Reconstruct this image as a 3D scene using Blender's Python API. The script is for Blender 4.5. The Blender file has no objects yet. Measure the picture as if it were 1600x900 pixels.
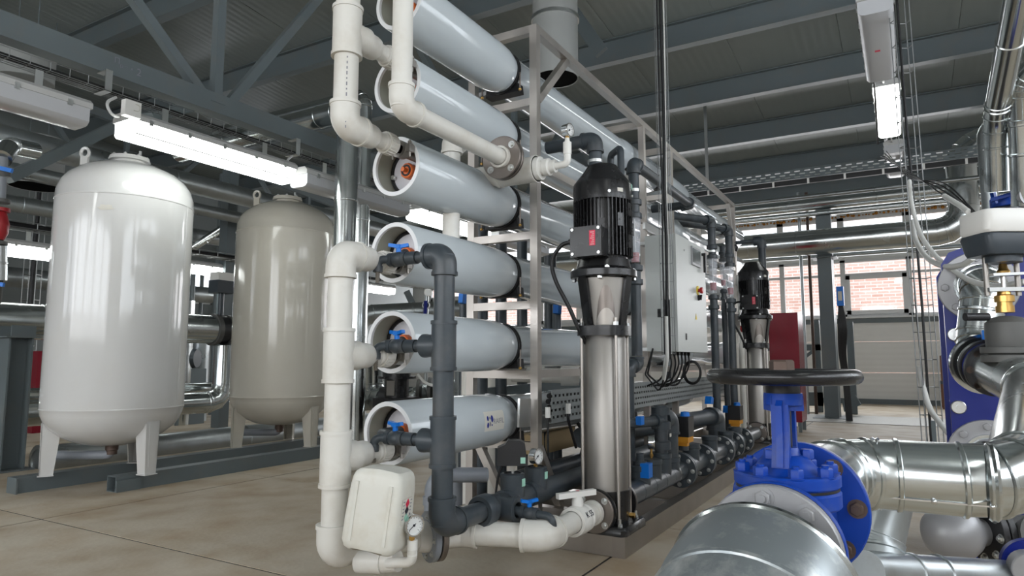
import bpy, bmesh, math, random
from mathutils import Vector, Matrix
random.seed(7)
V = Vector
PI = math.pi
SC = bpy.context.scene
COL = SC.collection

# ------------------------------------------------------------------ camera
# world: X runs along the skid towards the window wall, Y to the left, Z up, metres
CAM_H = 0.85
FOC = 1050.0                                   # focal length for a 1600 px wide frame
PITCH = math.atan((562 - 450) / FOC)
HEAD = math.atan((1415 - 800) / math.hypot(FOC, 112))
F0 = V((math.cos(HEAD), math.sin(HEAD), 0))
CR = V((math.sin(HEAD), -math.cos(HEAD), 0))
CF = F0 * math.cos(PITCH) + V((0, 0, math.sin(PITCH)))
CU = -F0 * math.sin(PITCH) + V((0, 0, math.cos(PITCH)))
cam_d = bpy.data.cameras.new('camera')
cam = bpy.data.objects.new('camera', cam_d)
COL.objects.link(cam)
cam_d.sensor_width = 36
cam_d.lens = FOC / 1600 * 36
cam_d.clip_start = 0.02
mw = Matrix((CR, CU, -CF)).transposed().to_4x4()
mw.translation = (0, 0, CAM_H)
cam.matrix_world = mw
SC.camera = cam

# ------------------------------------------------------------------ world, lights, exposure
SC.view_settings.view_transform = 'Standard'
SC.view_settings.look = 'None'
SC.view_settings.gamma = 1
SC.view_settings.use_curve_mapping = False
SC.view_settings.exposure = 0.15
W_ = bpy.data.worlds.new('sky')
SC.world = W_
W_.use_nodes = True
wn = W_.node_tree
bg = wn.nodes['Background']
bg.inputs[0].default_value = (0.86, 0.92, 1.0, 1)
bg.inputs[1].default_value = 3.7


def area(name, loc, rot, sx, sy, power, col=(1, 1, 1)):
    l = bpy.data.lights.new(name, 'AREA')
    l.shape = 'RECTANGLE'
    l.size, l.size_y, l.energy, l.color = sx, sy, power, col
    o = bpy.data.objects.new(name, l)
    COL.objects.link(o)
    o.location = loc
    o.rotation_euler = rot
    return o


# area lamps added as daylight at window bands: far wall, right wall, behind camera
area('daylight_back', (14.6, 4.5, 2.3), (0, math.radians(90), 0), 1.5, 14, 300, (0.95, 0.97, 1))
area('daylight_front', (-5.7, 2.5, 2.2), (0, math.radians(-90), 0), 2.0, 10, 230, (0.97, 0.98, 1))
area('daylight_right', (2.0, -2.9, 2.3), (math.radians(90), 0, 0), 8, 1.6, 70, (0.93, 0.97, 1))


# ------------------------------------------------------------------ picture point -> place on a known plane
def ray(u, v):
    return CF + CR * ((u - 800) / FOC) + CU * ((450 - v) / FOC)


def at(u, v, X=None, Y=None, Z=None, d=None):
    r = ray(u, v)
    t = X / r.x if X is not None else Y / r.y if Y is not None else (Z - CAM_H) / r.z if Z is not None else d
    return V((0, 0, CAM_H)) + r * t


def pj(p):
    p = V(p) - V((0, 0, CAM_H))
    z = p.dot(CF)
    return 800 + FOC * p.dot(CR) / z, 450 - FOC * p.dot(CU) / z


def zv(v, X, Y):
    """height that shows at picture row v on the vertical line through (X, Y)"""
    u = pj((X, Y, 1))[0]
    z = 1.0
    for _ in range(4):
        z += (pj((X, Y, z))[1] - v) / (pj((X, Y, z))[1] - pj((X, Y, z + 0.01))[1]) * 0.01
    return z


def roof_z(x):
    return 5.22 - 0.086 * x


# ------------------------------------------------------------------ materials
MAT = {}


def mat(name, col, rough=0.5, metal=0.0, noise=0.0, nscale=8.0, dirt=None, dirt_amt=0.0, dscale=3.0, bump=0.0,
        bscale=40.0, rnoise=0.0, stretch=None, coat=0.0, spec=0.5, emit=None, estr=0, alpha=None, trans=0.0, ior=1.45):
    m = bpy.data.materials.new(name)
    m.use_nodes = True
    nt = m.node_tree
    b = nt.nodes['Principled BSDF']
    b.inputs['Base Color'].default_value = (*col, 1)
    b.inputs['Roughness'].default_value = rough
    b.inputs['Metallic'].default_value = metal
    b.inputs['Coat Weight'].default_value = coat
    b.inputs['Specular IOR Level'].default_value = spec
    b.inputs['IOR'].default_value = ior
    b.inputs['Transmission Weight'].default_value = trans
    if emit:
        b.inputs['Emission Color'].default_value = (*emit, 1)
        b.inputs['Emission Strength'].default_value = estr
    N, L = nt.nodes.new, nt.links.new
    tc = N('ShaderNodeTexCoord')
    src = tc.outputs['Object']
    if stretch:
        mp = N('ShaderNodeMapping')
        mp.inputs['Scale'].default_value = stretch
        L(src, mp.inputs[0])
        src = mp.outputs[0]
    cs = None
    if noise:
        n = N('ShaderNodeTexNoise')
        n.inputs['Scale'].default_value = nscale
        n.inputs['Detail'].default_value = 6
        L(src, n.inputs['Vector'])
        mx = N('ShaderNodeMix')
        mx.data_type = 'RGBA'
        mx.inputs['A'].default_value = (*[max(0, c * (1 - noise)) for c in col], 1)
        mx.inputs['B'].default_value = (*[min(1, c * (1 + noise)) for c in col], 1)
        L(n.outputs['Fac'], mx.inputs['Factor'])
        cs = mx.outputs['Result']
        if rnoise:
            mr = N('ShaderNodeMapRange')
            mr.inputs['From Min'].default_value = 0.3
            mr.inputs['From Max'].default_value = 0.7
            mr.inputs['To Min'].default_value = max(0, rough - rnoise)
            mr.inputs['To Max'].default_value = rough + rnoise
            L(n.outputs['Fac'], mr.inputs['Value'])
            L(mr.outputs[0], b.inputs['Roughness'])
    if dirt:
        n2 = N('ShaderNodeTexNoise')
        n2.inputs['Scale'].default_value = dscale
        n2.inputs['Detail'].default_value = 8
        n2.inputs['Roughness'].default_value = 0.65
        L(tc.outputs['Object'], n2.inputs['Vector'])
        mr = N('ShaderNodeMapRange')
        mr.inputs['From Min'].default_value = 0.5
        mr.inputs['From Max'].default_value = 0.72
        mr.inputs['To Max'].default_value = dirt_amt
        L(n2.outputs['Fac'], mr.inputs['Value'])
        mx = N('ShaderNodeMix')
        mx.data_type = 'RGBA'
        mx.inputs['A'].default_value = (*col, 1)
        if cs:
            L(cs, mx.inputs['A'])
        mx.inputs['B'].default_value = (*dirt, 1)
        L(mr.outputs[0], mx.inputs['Factor'])
        cs = mx.outputs['Result']
    if cs:
        L(cs, b.inputs['Base Color'])
    if bump:
        n3 = N('ShaderNodeTexNoise')
        n3.inputs['Scale'].default_value = bscale
        n3.inputs['Detail'].default_value = 4
        L(src, n3.inputs['Vector'])
        bp = N('ShaderNodeBump')
        bp.inputs['Strength'].default_value = bump
        bp.inputs['Distance'].default_value = 0.01
        L(n3.outputs['Fac'], bp.inputs['Height'])
        L(bp.outputs[0], b.inputs['Normal'])
    MAT[name] = m
    return m


mat('pvc_white', (0.68, 0.665, 0.62), 0.38, noise=0.04, nscale=6, dirt=(0.42, 0.35, 0.26), dirt_amt=0.35, dscale=4.5)
mat('pvc_white_clean', (0.75, 0.74, 0.7), 0.35, noise=0.03)
mat('pvc_dark', (0.045, 0.056, 0.066), 0.38, noise=0.15, nscale=5, dirt=(0.14, 0.13, 0.12), dirt_amt=0.35, dscale=6)
mat('pvc_grey', (0.25, 0.27, 0.3), 0.4)
mat('vessel', (0.50, 0.545, 0.57), 0.13, noise=0.03, nscale=3, coat=0.4, bump=0.02, bscale=3)
mat('vessel_rim', (0.8, 0.81, 0.82), 0.35)
mat('vessel_inner', (0.34, 0.35, 0.29), 0.5, noise=0.1, nscale=4)
mat('end_plate', (0.66, 0.66, 0.70), 0.3, noise=0.05, nscale=30, stretch=(1, 14, 1))
mat('orange', (0.80, 0.17, 0.035), 0.4)
mat('rubber', (0.012, 0.012, 0.013), 0.5)
mat('tank', (0.61, 0.61, 0.60), 0.10, noise=0.03, nscale=2, coat=0.3, dirt=(0.5, 0.42, 0.3), dirt_amt=0.12, dscale=2.2)
mat('tank_cream', (0.60, 0.57, 0.50), 0.14, noise=0.03, nscale=2, coat=0.3, dirt=(0.4, 0.35, 0.26), dirt_amt=0.15, dscale=2.2)
mat('stainless', (0.36, 0.34, 0.315), 0.46, 1.0, noise=0.13, nscale=5, rnoise=0.08, stretch=(1, 1, 0.4))
mat('stainless_frame', (0.50, 0.465, 0.43), 0.42, 0.85, noise=0.16, nscale=9, rnoise=0.1)
mat('stainless_dark', (0.40, 0.37, 0.34), 0.35, 1.0, noise=0.2, nscale=8)
mat('galvanized', (0.60, 0.63, 0.63), 0.2, 1.0, noise=0.1, nscale=3.5, rnoise=0.09, bump=0.05, bscale=5)
mat('galvanized_dull', (0.42, 0.45, 0.46), 0.36, 0.9, noise=0.18, nscale=4, rnoise=0.1, dirt=(0.33, 0.33, 0.32), dirt_amt=0.6, dscale=9)
mat('galvanized_dusty', (0.27, 0.30, 0.31), 0.36, 0.62, noise=0.3, nscale=3, rnoise=0.12, dirt=(0.56, 0.57, 0.56), dirt_amt=0.95, dscale=14, bump=0.06, bscale=6)
mat('duct_grey', (0.30, 0.31, 0.30), 0.45)
mat('shade_black', (0.006, 0.006, 0.006), 0.95, spec=0.05)
mat('tray_grey', (0.27, 0.29, 0.29), 0.5, 0.35, noise=0.1)
mat('wire', (0.30, 0.31, 0.31), 0.45, 0.7)
mat('chrome', (0.7, 0.7, 0.7), 0.15, 1.0)
mat('zinc', (0.62, 0.63, 0.62), 0.3, 1.0)
mat('rusty_steel', (0.12, 0.085, 0.07), 0.55, 0.6, noise=0.35, nscale=30)
mat('flange_steel', (0.24, 0.21, 0.19), 0.42, 0.85, noise=0.2, nscale=14)
mat('black_paint', (0.013, 0.013, 0.014), 0.26, noise=0.2, nscale=6, rnoise=0.06)
mat('black_cast', (0.02, 0.02, 0.022), 0.38)
mat('blue_paint', (0.002, 0.045, 0.33), 0.42, spec=0.35, noise=0.15, nscale=7, dirt=(0.10, 0.12, 0.22), dirt_amt=0.5, dscale=14)
mat('blue_plate', (0.003, 0.014, 0.19), 0.36, noise=0.08)
mat('blue_handle', (0.0, 0.16, 0.62), 0.4)
mat('red_plastic', (0.42, 0.012, 0.015), 0.35)
mat('red_cabinet', (0.20, 0.008, 0.02), 0.25, noise=0.08)
mat('red_label', (0.70, 0.03, 0.08), 0.5)
mat('amber', (0.65, 0.28, 0.02), 0.45)
mat('yellow', (0.75, 0.55, 0.02), 0.5)
mat('grey_steel', (0.125, 0.150, 0.158), 0.42, noise=0.06, nscale=4, dirt=(0.17, 0.155, 0.13), dirt_amt=0.4, dscale=3)
mat('grey_steel_dark', (0.085, 0.10, 0.105), 0.45, noise=0.08)
mat('ceiling_panel', (0.235, 0.26, 0.25), 0.33, noise=0.03)
mat('wall_panel', (0.74, 0.73, 0.70), 0.4, noise=0.03)
mat('grey_wall', (0.17, 0.19, 0.19), 0.5)
mat('frame_white', (0.72, 0.72, 0.72), 0.4)
mat('foam', (0.42, 0.18, 0.03), 0.9, noise=0.5, nscale=20, bump=0.5)
mat('cabinet_grey', (0.50, 0.52, 0.50), 0.38, noise=0.02)
mat('screen', (0.05, 0.07, 0.075), 0.12)
mat('lamp_housing', (0.50, 0.50, 0.49), 0.4)
mat('lamp_clear', (0.52, 0.53, 0.55), 0.18)
mat('lamp_lit', (1, 1, 1), 0.4, emit=(0.96, 1.0, 0.97), estr=7.5)
mat('jug_plastic', (0.66, 0.65, 0.59), 0.42, noise=0.06, nscale=4, dirt=(0.45, 0.37, 0.24), dirt_amt=0.3, dscale=6)
mat('paper', (0.62, 0.6, 0.54), 0.6)
mat('mint', (0.35, 0.62, 0.5), 0.6)
mat('ink', (0.02, 0.02, 0.03), 0.7)
mat('ink_blue', (0.01, 0.02, 0.22), 0.6)
mat('ink_grey', (0.22, 0.22, 0.25), 0.6)
mat('brass', (0.62, 0.38, 0.12), 0.3, 1.0)
mat('grey_cast', (0.11, 0.11, 0.105), 0.5, 0.2, noise=0.1)
mat('silver_paint', (0.34, 0.34, 0.35), 0.42, 0.35, noise=0.12, nscale=8)
mat('white_plastic', (0.74, 0.73, 0.7), 0.35)
mat('anthracite', (0.04, 0.05, 0.06), 0.4)
mat('conduit', (0.66, 0.66, 0.63), 0.45)
mat('wood', (0.16, 0.06, 0.025), 0.5)
mat('cardboard', (0.42, 0.31, 0.17), 0.8)
mat('checker_plate', (0.30, 0.29, 0.26), 0.5, 0.3, bump=0.8, bscale=60)
mat('red_paint', (0.32, 0.015, 0.02), 0.35)
mat('dial', (0.72, 0.73, 0.72), 0.4)


def glass_pane():
    m = bpy.data.materials.new('window_glass')
    m.use_nodes = True
    nt = m.node_tree
    nt.nodes.remove(nt.nodes['Principled BSDF'])
    t = nt.nodes.new('ShaderNodeBsdfTransparent')
    g = nt.nodes.new('ShaderNodeBsdfGlossy')
    g.inputs['Roughness'].default_value = 0.05
    x = nt.nodes.new('ShaderNodeMixShader')
    x.inputs[0].default_value = 0.07
    nt.links.new(t.outputs[0], x.inputs[1])
    nt.links.new(g.outputs[0], x.inputs[2])
    nt.links.new(x.outputs[0], nt.nodes['Material Output'].inputs[0])
    MAT['glass'] = m


glass_pane()


def clear_mat():
    m = bpy.data.materials.new('clear_plastic')
    m.use_nodes = True
    nt = m.node_tree
    b = nt.nodes['Principled BSDF']
    b.inputs['Base Color'].default_value = (0.75, 0.78, 0.85, 1)
    b.inputs['Roughness'].default_value = 0.08
    t = nt.nodes.new('ShaderNodeBsdfTransparent')
    x = nt.nodes.new('ShaderNodeMixShader')
    x.inputs[0].default_value = 0.2
    nt.links.new(t.outputs[0], x.inputs[1])
    nt.links.new(b.outputs[0], x.inputs[2])
    nt.links.new(x.outputs[0], nt.nodes['Material Output'].inputs[0])
    MAT['clear_plastic'] = m


clear_mat()


def floor_mat():
    m = mat('floor_panel', (0.30, 0.245, 0.175), 0.62)
    nt = m.node_tree
    N, L = nt.nodes.new, nt.links.new
    b = nt.nodes['Principled BSDF']
    g = N('ShaderNodeNewGeometry')
    n1 = N('ShaderNodeTexNoise'); n1.inputs['Scale'].default_value = 0.9; n1.inputs['Detail'].default_value = 9
    n1.inputs['Roughness'].default_value = 0.6
    n2 = N('ShaderNodeTexNoise'); n2.inputs['Scale'].default_value = 3.1; n2.inputs['Detail'].default_value = 10
    n3 = N('ShaderNodeTexVoronoi'); n3.inputs['Scale'].default_value = 45
    for n in (n1, n2, n3):
        L(g.outputs['Position'], n.inputs['Vector'])
    r1 = N('ShaderNodeValToRGB')
    e = r1.color_ramp.elements
    e[0].position, e[0].color = 0.33, (0.40, 0.34, 0.26, 1)
    e[1].position, e[1].color = 0.66, (0.53, 0.47, 0.375, 1)
    L(n1.outputs['Fac'], r1.inputs[0])
    r2 = N('ShaderNodeValToRGB')
    e = r2.color_ramp.elements
    e[0].position, e[0].color = 0.42, (1, 1, 1, 1)
    e[1].position, e[1].color = 0.70, (0.70, 0.58, 0.45, 1)
    L(n2.outputs['Fac'], r2.inputs[0])
    mx = N('ShaderNodeMix'); mx.data_type = 'RGBA'; mx.blend_type = 'MULTIPLY'; mx.inputs['Factor'].default_value = 0.8
    L(r1.outputs[0], mx.inputs['A']); L(r2.outputs[0], mx.inputs['B'])
    L(mx.outputs['Result'], b.inputs['Base Color'])
    bp = N('ShaderNodeBump'); bp.inputs['Strength'].default_value = 0.25; bp.inputs['Distance'].default_value = 0.003
    L(n3.outputs['Distance'], bp.inputs['Height']); L(bp.outputs[0], b.inputs['Normal'])


floor_mat()


def ribbed_mat(base, axis, scale, strength):
    """fine pressed ribs of the sandwich panels"""
    m = MAT[base]
    nt = m.node_tree
    N, L = nt.nodes.new, nt.links.new
    b = nt.nodes['Principled BSDF']
    g = N('ShaderNodeNewGeometry')
    w = N('ShaderNodeTexWave')
    w.bands_direction = axis
    w.inputs['Scale'].default_value = scale
    L(g.outputs['Position'], w.inputs['Vector'])
    bp = N('ShaderNodeBump'); bp.inputs['Strength'].default_value = strength; bp.inputs['Distance'].default_value = 0.004
    L(w.outputs['Fac'], bp.inputs['Height']); L(bp.outputs[0], b.inputs['Normal'])


ribbed_mat('ceiling_panel', 'Y', 3.2, 0.5)
ribbed_mat('wall_panel', 'Z', 3.0, 0.4)


def brick_mat():
    m = bpy.data.materials.new('brickwork')
    m.use_nodes = True
    nt = m.node_tree
    N, L = nt.nodes.new, nt.links.new
    b = nt.nodes['Principled BSDF']
    b.inputs['Roughness'].default_value = 0.9
    g = N('ShaderNodeNewGeometry')
    sx = N('ShaderNodeSeparateXYZ'); cb = N('ShaderNodeCombineXYZ')
    L(g.outputs['Position'], sx.inputs[0]); L(sx.outputs['Y'], cb.inputs['X']); L(sx.outputs['Z'], cb.inputs['Y'])
    br = N('ShaderNodeTexBrick')
    br.inputs['Scale'].default_value = 1.0
    br.inputs['Brick Width'].default_value = 0.26
    br.inputs['Row Height'].default_value = 0.08
    br.inputs['Mortar Size'].default_value = 0.01
    br.inputs['Color1'].default_value = (0.52, 0.30, 0.24, 1)
    br.inputs['Color2'].default_value = (0.60, 0.43, 0.37, 1)
    br.inputs['Mortar'].default_value = (0.64, 0.59, 0.56, 1)
    L(cb.outputs[0], br.inputs['Vector'])
    L(br.outputs['Color'], b.inputs['Base Color'])
    MAT['brickwork'] = m


brick_mat()


# ------------------------------------------------------------------ mesh builder
def frame_of(ax):
    ax = V(ax).normalized()
    a = V((0, 0, 1)) if abs(ax.z) < 0.9 else V((1, 0, 0))
    s = ax.cross(a).normalized()
    return ax, s, ax.cross(s).normalized()


WLOC = {}


class MB:
    def __init__(self):
        self.v, self.f = [], []

    def add(self, vs, fs):
        n = len(self.v)
        self.v += [V(p) for p in vs]
        self.f += [tuple(i + n for i in f) for f in fs]
        return self

    def box(self, c, s, rot=None):
        c = V(c)
        h = V(s) / 2
        vs = [V((x * h.x, y * h.y, z * h.z)) for z in (-1, 1) for y in (-1, 1) for x in (-1, 1)]
        if rot is not None:
            vs = [rot @ p for p in vs]
        return self.add([p + c for p in vs], [(0, 2, 3, 1), (4, 5, 7, 6), (0, 1, 5, 4), (2, 6, 7, 3), (0, 4, 6, 2), (1, 3, 7, 5)])

    def bb(self, a, b):
        a, b = V(a), V(b)
        return self.box((a + b) / 2, [abs(b[i] - a[i]) for i in range(3)])

    def bar(self, p, q, w, h, up=(0, 0, 1)):
        p, q = V(p), V(q)
        x = (q - p).normalized()
        y = V(up).cross(x)
        if y.length < 1e-4:
            y = V((0, 1, 0)).cross(x)
        y.normalize()
        z = x.cross(y)
        R = Matrix((x, y, z)).transposed()
        return self.box((p + q) / 2, ((q - p).length, w, h), R)

    def tube(self, pts, r, n=16, cap=True, closed=False):
        pts = [V(p) for p in pts]
        k = len(pts)
        rs = r if isinstance(r, (list, tuple)) else [r] * k
        vs, fs = [], []
        t0 = (pts[1] - pts[0]).normalized()
        _, s, _u = frame_of(t0)
        tp = t0
        for i, p in enumerate(pts):
            if closed:
                t = (pts[(i + 1) % k] - pts[i - 1]).normalized()
            elif i == 0:
                t = t0
            elif i == k - 1:
                t = (pts[-1] - pts[-2]).normalized()
            else:
                t = ((pts[i] - pts[i - 1]).normalized() + (pts[i + 1] - pts[i]).normalized()).normalized()
            ax = tp.cross(t)
            if ax.length > 1e-6:
                s = Matrix.Rotation(tp.angle(t), 3, ax.normalized()) @ s
            tp = t
            s = (s - t * s.dot(t)).normalized()
            u = t.cross(s)
            sc = 1.0
            if not closed and 0 < i < k - 1:
                a = (pts[i] - pts[i - 1]).angle(pts[i + 1] - pts[i]) / 2
                if a > 0.2:
                    sc = 1.0
            for j in range(n):
                an = 2 * PI * j / n
                vs.append(p + (s * math.cos(an) + u * math.sin(an)) * rs[i] * sc)
        m = k if closed else k - 1
        for i in range(m):
            a, b = i * n, ((i + 1) % k) * n
            for j in range(n):
                j2 = (j + 1) % n
                fs.append((a + j, a + j2, b + j2, b + j))
        if cap and not closed:
            fs.append(tuple(range(n - 1, -1, -1)))
            fs.append(tuple(range((k - 1) * n, k * n)))
        return self.add(vs, fs)

    def lathe(self, o, ax, prof, n=32, closed=False):
        ax, s, u = frame_of(ax)
        o = V(o)
        vs, fs = [], []
        for t, r in prof:
            for j in range(n):
                an = 2 * PI * j / n
                vs.append(o + ax * t + (s * math.cos(an) + u * math.sin(an)) * r)
        k = len(prof)
        for i in range(k if closed else k - 1):
            a, b = i * n, ((i + 1) % k) * n
            for j in range(n):
                j2 = (j + 1) % n
                fs.append((a + j, a + j2, b + j2, b + j))
        return self.add(vs, fs)

    def cyl(self, o, ax, r, t0, t1, n=24, ch=0.0):
        if ch:
            return self.lathe(o, ax, [(t0, 0), (t0, r - ch), (t0 + ch, r), (t1 - ch, r), (t1, r - ch), (t1, 0)], n)
        return self.lathe(o, ax, [(t0, 0), (t0, r), (t1, r), (t1, 0)], n)

    def ring(self, o, ax, ri, ro, t0, t1, n=32):
        return self.lathe(o, ax, [(t0, ri), (t0, ro), (t1, ro), (t1, ri)], n, closed=True)

    def ball(self, c, r, n=16):
        return self.lathe(c, (0, 0, 1), [(-r * math.cos(PI * i / 8), r * math.sin(PI * i / 8)) for i in range(9)], n)

    def prism(self, pts, d):
        """closed polygon pts pushed along d"""
        pts = [V(p) for p in pts]
        d = V(d)
        n = len(pts)
        return self.add(pts + [p + d for p in pts],
                        [tuple(range(n - 1, -1, -1)), tuple(range(n, 2 * n))] + [(i, (i + 1) % n, n + (i + 1) % n, n + i) for i in range(n)])

    def hexb(self, o, ax, r, h):
        return self.lathe(o, ax, [(0, 0), (0, r), (h * 0.85, r), (h, r * 0.85), (h, 0)], 6)

    def mesh(self, name, m, off):
        me = bpy.data.meshes.new(name)
        me.from_pydata([p - off for p in self.v], [], self.f)
        bm = bmesh.new()
        bm.from_mesh(me)
        bmesh.ops.remove_doubles(bm, verts=bm.verts, dist=1e-5)
        bmesh.ops.dissolve_degenerate(bm, dist=1e-6, edges=bm.edges)
        bmesh.ops.recalc_face_normals(bm, faces=bm.faces)
        bm.to_mesh(me)
        bm.free()
        for p in me.polygons:
            p.use_smooth = True
        me.set_sharp_from_angle(angle=math.radians(38))
        me.materials.append(MAT[m])
        return me

    def build(self, name, m, parent=None, label=None, cat=None, group=None, kind=None):
        lo = V([min(p[i] for p in self.v) for i in range(3)])
        hi = V([max(p[i] for p in self.v) for i in range(3)])
        c = (lo + hi) / 2
        if parent is None:
            c.z = lo.z
        o = bpy.data.objects.new(name, self.mesh(name, m, c))
        COL.objects.link(o)
        WLOC[o.name] = c
        if parent is not None:
            o.parent = parent
            o.location = c - WLOC[parent.name]
        else:
            o.location = c
        tag(o, label, cat, group, kind)
        return o


def tag(o, label=None, cat=None, group=None, kind=None):
    for k, x in (('label', label), ('category', cat), ('group', group), ('kind', kind)):
        if x:
            o[k] = x
    return o


def thing(name, label, cat, loc, group=None, kind=None):
    o = bpy.data.objects.new(name, None)
    o.empty_display_size = 0.1
    COL.objects.link(o)
    o.location = V(loc)
    WLOC[o.name] = V(loc)
    return tag(o, label, cat, group, kind)


def dup(r, loc, label=None, rotz=0.0, group=None, scale=None):
    def cp(o, par):
        c = o.copy()
        COL.objects.link(c)
        c.parent = par
        for ch in o.children:
            cp(ch, c)
        return c
    n = cp(r, None)
    n.location = V(loc)
    n.rotation_euler = (0, 0, rotz)
    if scale:
        n.scale = (scale,) * 3
    if label:
        n['label'] = label
    if group:
        n['group'] = group
    WLOC[n.name] = V(loc)
    return n


def fil(pts, rad, n=7):
    """round the corners of a polyline"""
    pts = [V(p) for p in pts]
    out = [pts[0]]
    for i in range(1, len(pts) - 1):
        a, b, c = pts[i - 1], pts[i], pts[i + 1]
        d1, d2 = (a - b).normalized(), (c - b).normalized()
        ang = d1.angle(d2)
        if ang > PI - 0.03:
            out.append(b)
            continue
        cut = min(rad / math.tan(ang / 2), (a - b).length * 0.49, (c - b).length * 0.49)
        r = cut * math.tan(ang / 2)
        p1, p2 = b + d1 * cut, b + d2 * cut
        cen = b + (d1 + d2).normalized() * (r / math.sin(ang / 2))
        e1, e2 = p1 - cen, p2 - cen
        tot = e1.angle(e2)
        ax = e1.cross(e2).normalized()
        for k in range(n + 1):
            out.append(cen + Matrix.Rotation(tot * k / n, 3, ax) @ e1)
    out.append(pts[-1])
    return out


_bolt = {}


def bolts(parent, c, ax, rad, n, size, m='zinc', a0=0.0, off=0.0, name='bolt', tall=0.7):
    """ring of hexagon bolts sharing one mesh, each its own part"""
    key = (round(size, 4), m, tall)
    if key not in _bolt:
        b = MB()
        b.lathe((0, 0, 0), (0, 0, 1), [(0, 0), (0, size * 1.35), (size * 0.12, size * 1.35), (size * 0.12, 0)], 14)
        b.hexb((0, 0, size * 0.12), (0, 0, 1), size, size * tall)
        b.cyl((0, 0, 0), (0, 0, 1), size * 0.5, size * tall, size * (tall + 0.45), 10)
        _bolt[key] = b.mesh(name, m, V((0, 0, 0)))
    ax, s, u = frame_of(ax)
    q = ax.to_track_quat('Z', 'Y')
    for i in range(n):
        an = a0 + 2 * PI * i / n
        o = bpy.data.objects.new(name, _bolt[key])
        COL.objects.link(o)
        o.parent = parent
        o.location = V(c) + ax * off + (s * math.cos(an) + u * math.sin(an)) * rad - WLOC[parent.name]
        o.rotation_mode = 'QUATERNION'
        o.rotation_quaternion = q


def text_mesh(s, size, fn, name, m, parent, thick=0.0006):
    """flat lettering mapped through fn(x, y, h) onto a surface"""
    cu = bpy.data.curves.new(name, 'FONT')
    cu.body = s
    cu.size = size
    cu.align_x = 'CENTER'
    cu.align_y = 'CENTER'
    cu.extrude = thick
    t = bpy.data.objects.new('tmp', cu)
    COL.objects.link(t)
    bpy.context.view_layer.update()
    me = bpy.data.meshes.new_from_object(t.evaluated_get(bpy.context.evaluated_depsgraph_get()))
    bpy.data.objects.remove(t)
    b = MB()
    b.add([fn(v.co.x, v.co.y, v.co.z) for v in me.vertices], [tuple(p.vertices) for p in me.polygons])
    return b.build(name, m, parent)


X_, Y_, Z_ = V((1, 0, 0)), V((0, 1, 0)), V((0, 0, 1))
# ================================================================== SETTING
XW, YL, YR, XF = 14.8, 12.0, -3.0, -6.0
f = MB().bb((XF, YR, -0.2), (XW, YL, -0.0026)).build('floor', 'rubber', kind='structure')
PW, PH = 1.5, 2.9
pm = None
i0 = int((1.94 - XF) / PW) + 1
for i in range(-i0, 9):
    for j in range(-3, 3):
        xa, ya = 1.94 + i * PW, 4.05 + j * PH
        xb, yb = min(xa + PW, XW), min(ya + PH, YL)
        xa, ya = max(xa, XF), max(ya, YR)
        if xb - xa < 0.05 or yb - ya < 0.05:
            continue
        t = 0.0004 * ((i * 7 + j * 3) % 3)
        MB().bb((xa + 0.006, ya + 0.007, -0.0026), (xb - 0.006, yb - 0.007, -t)).build('floor_panel', 'floor_panel', f)
cp = thing('checker_plate', 'worn anti-slip steel cover plate set into floor near far wall', 'floor plate', (11.3, 0, 0), kind='structure')
del cp['label'], cp['category']
cp.name = 'trim_1'; WLOC['trim_1'] = V((11.3, 0, 0))
MB().bb((10.2, -1.6, 0), (11.6, 1.7, 0.006)).build('plate', 'checker_plate', cp)

# roof panels: sandwich panels that run along X, falling towards the window wall
c = MB().add([(XF, YR, roof_z(XF) + .12), (XW, YR, roof_z(XW) + .12), (XW, YL, roof_z(XW) + .12), (XF, YL, roof_z(XF) + .12),
              (XF, YR, roof_z(XF) + .18), (XW, YR, roof_z(XW) + .18), (XW, YL, roof_z(XW) + .18), (XF, YL, roof_z(XF) + .18)],
             [(3, 2, 1, 0), (4, 5, 6, 7), (0, 1, 5, 4), (1, 2, 6, 5), (2, 3, 7, 6), (3, 0, 4, 7)]).build('ceiling', 'grey_steel_dark', kind='structure')
y = YR
while y < YL - 0.01:
    a, b = y + 0.002, min(y + 1.15, YL) - 0.002
    z0, z1 = roof_z(XF), roof_z(XW)
    MB().add([(XF, a, z0), (XW, a, z1), (XW, b, z1), (XF, b, z0), (XF, a, z0 + .12), (XW, a, z1 + .12), (XW, b, z1 + .12), (XF, b, z0 + .12)],
             [(3, 2, 1, 0), (4, 5, 6, 7), (0, 1, 5, 4), (1, 2, 6, 5), (2, 3, 7, 6), (3, 0, 4, 7)]).build('ceiling_panel', 'ceiling_panel', c)
    y += 1.15
# purlins: I-sections along Y
k = 0
x = 13.14
while x > XF + 0.4:
    zt = roof_z(x) - 0.004
    h = 0.29
    m = MB()
    m.bb((x - .055, YR, zt - .014), (x + .055, YL, zt))
    m.bb((x - .0045, YR, zt - h + .012), (x + .0045, YL, zt - .014))
    m.bb((x - .055, YR, zt - h), (x + .055, YL, zt - h + .012))
    m.build('purlin', 'grey_steel', c)
    x -= 1.5
# eaves beam by the window wall
MB().bb((14.2, YR, 3.78), (14.55, YL, 3.98)).build('purlin', 'grey_steel', c)


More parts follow.
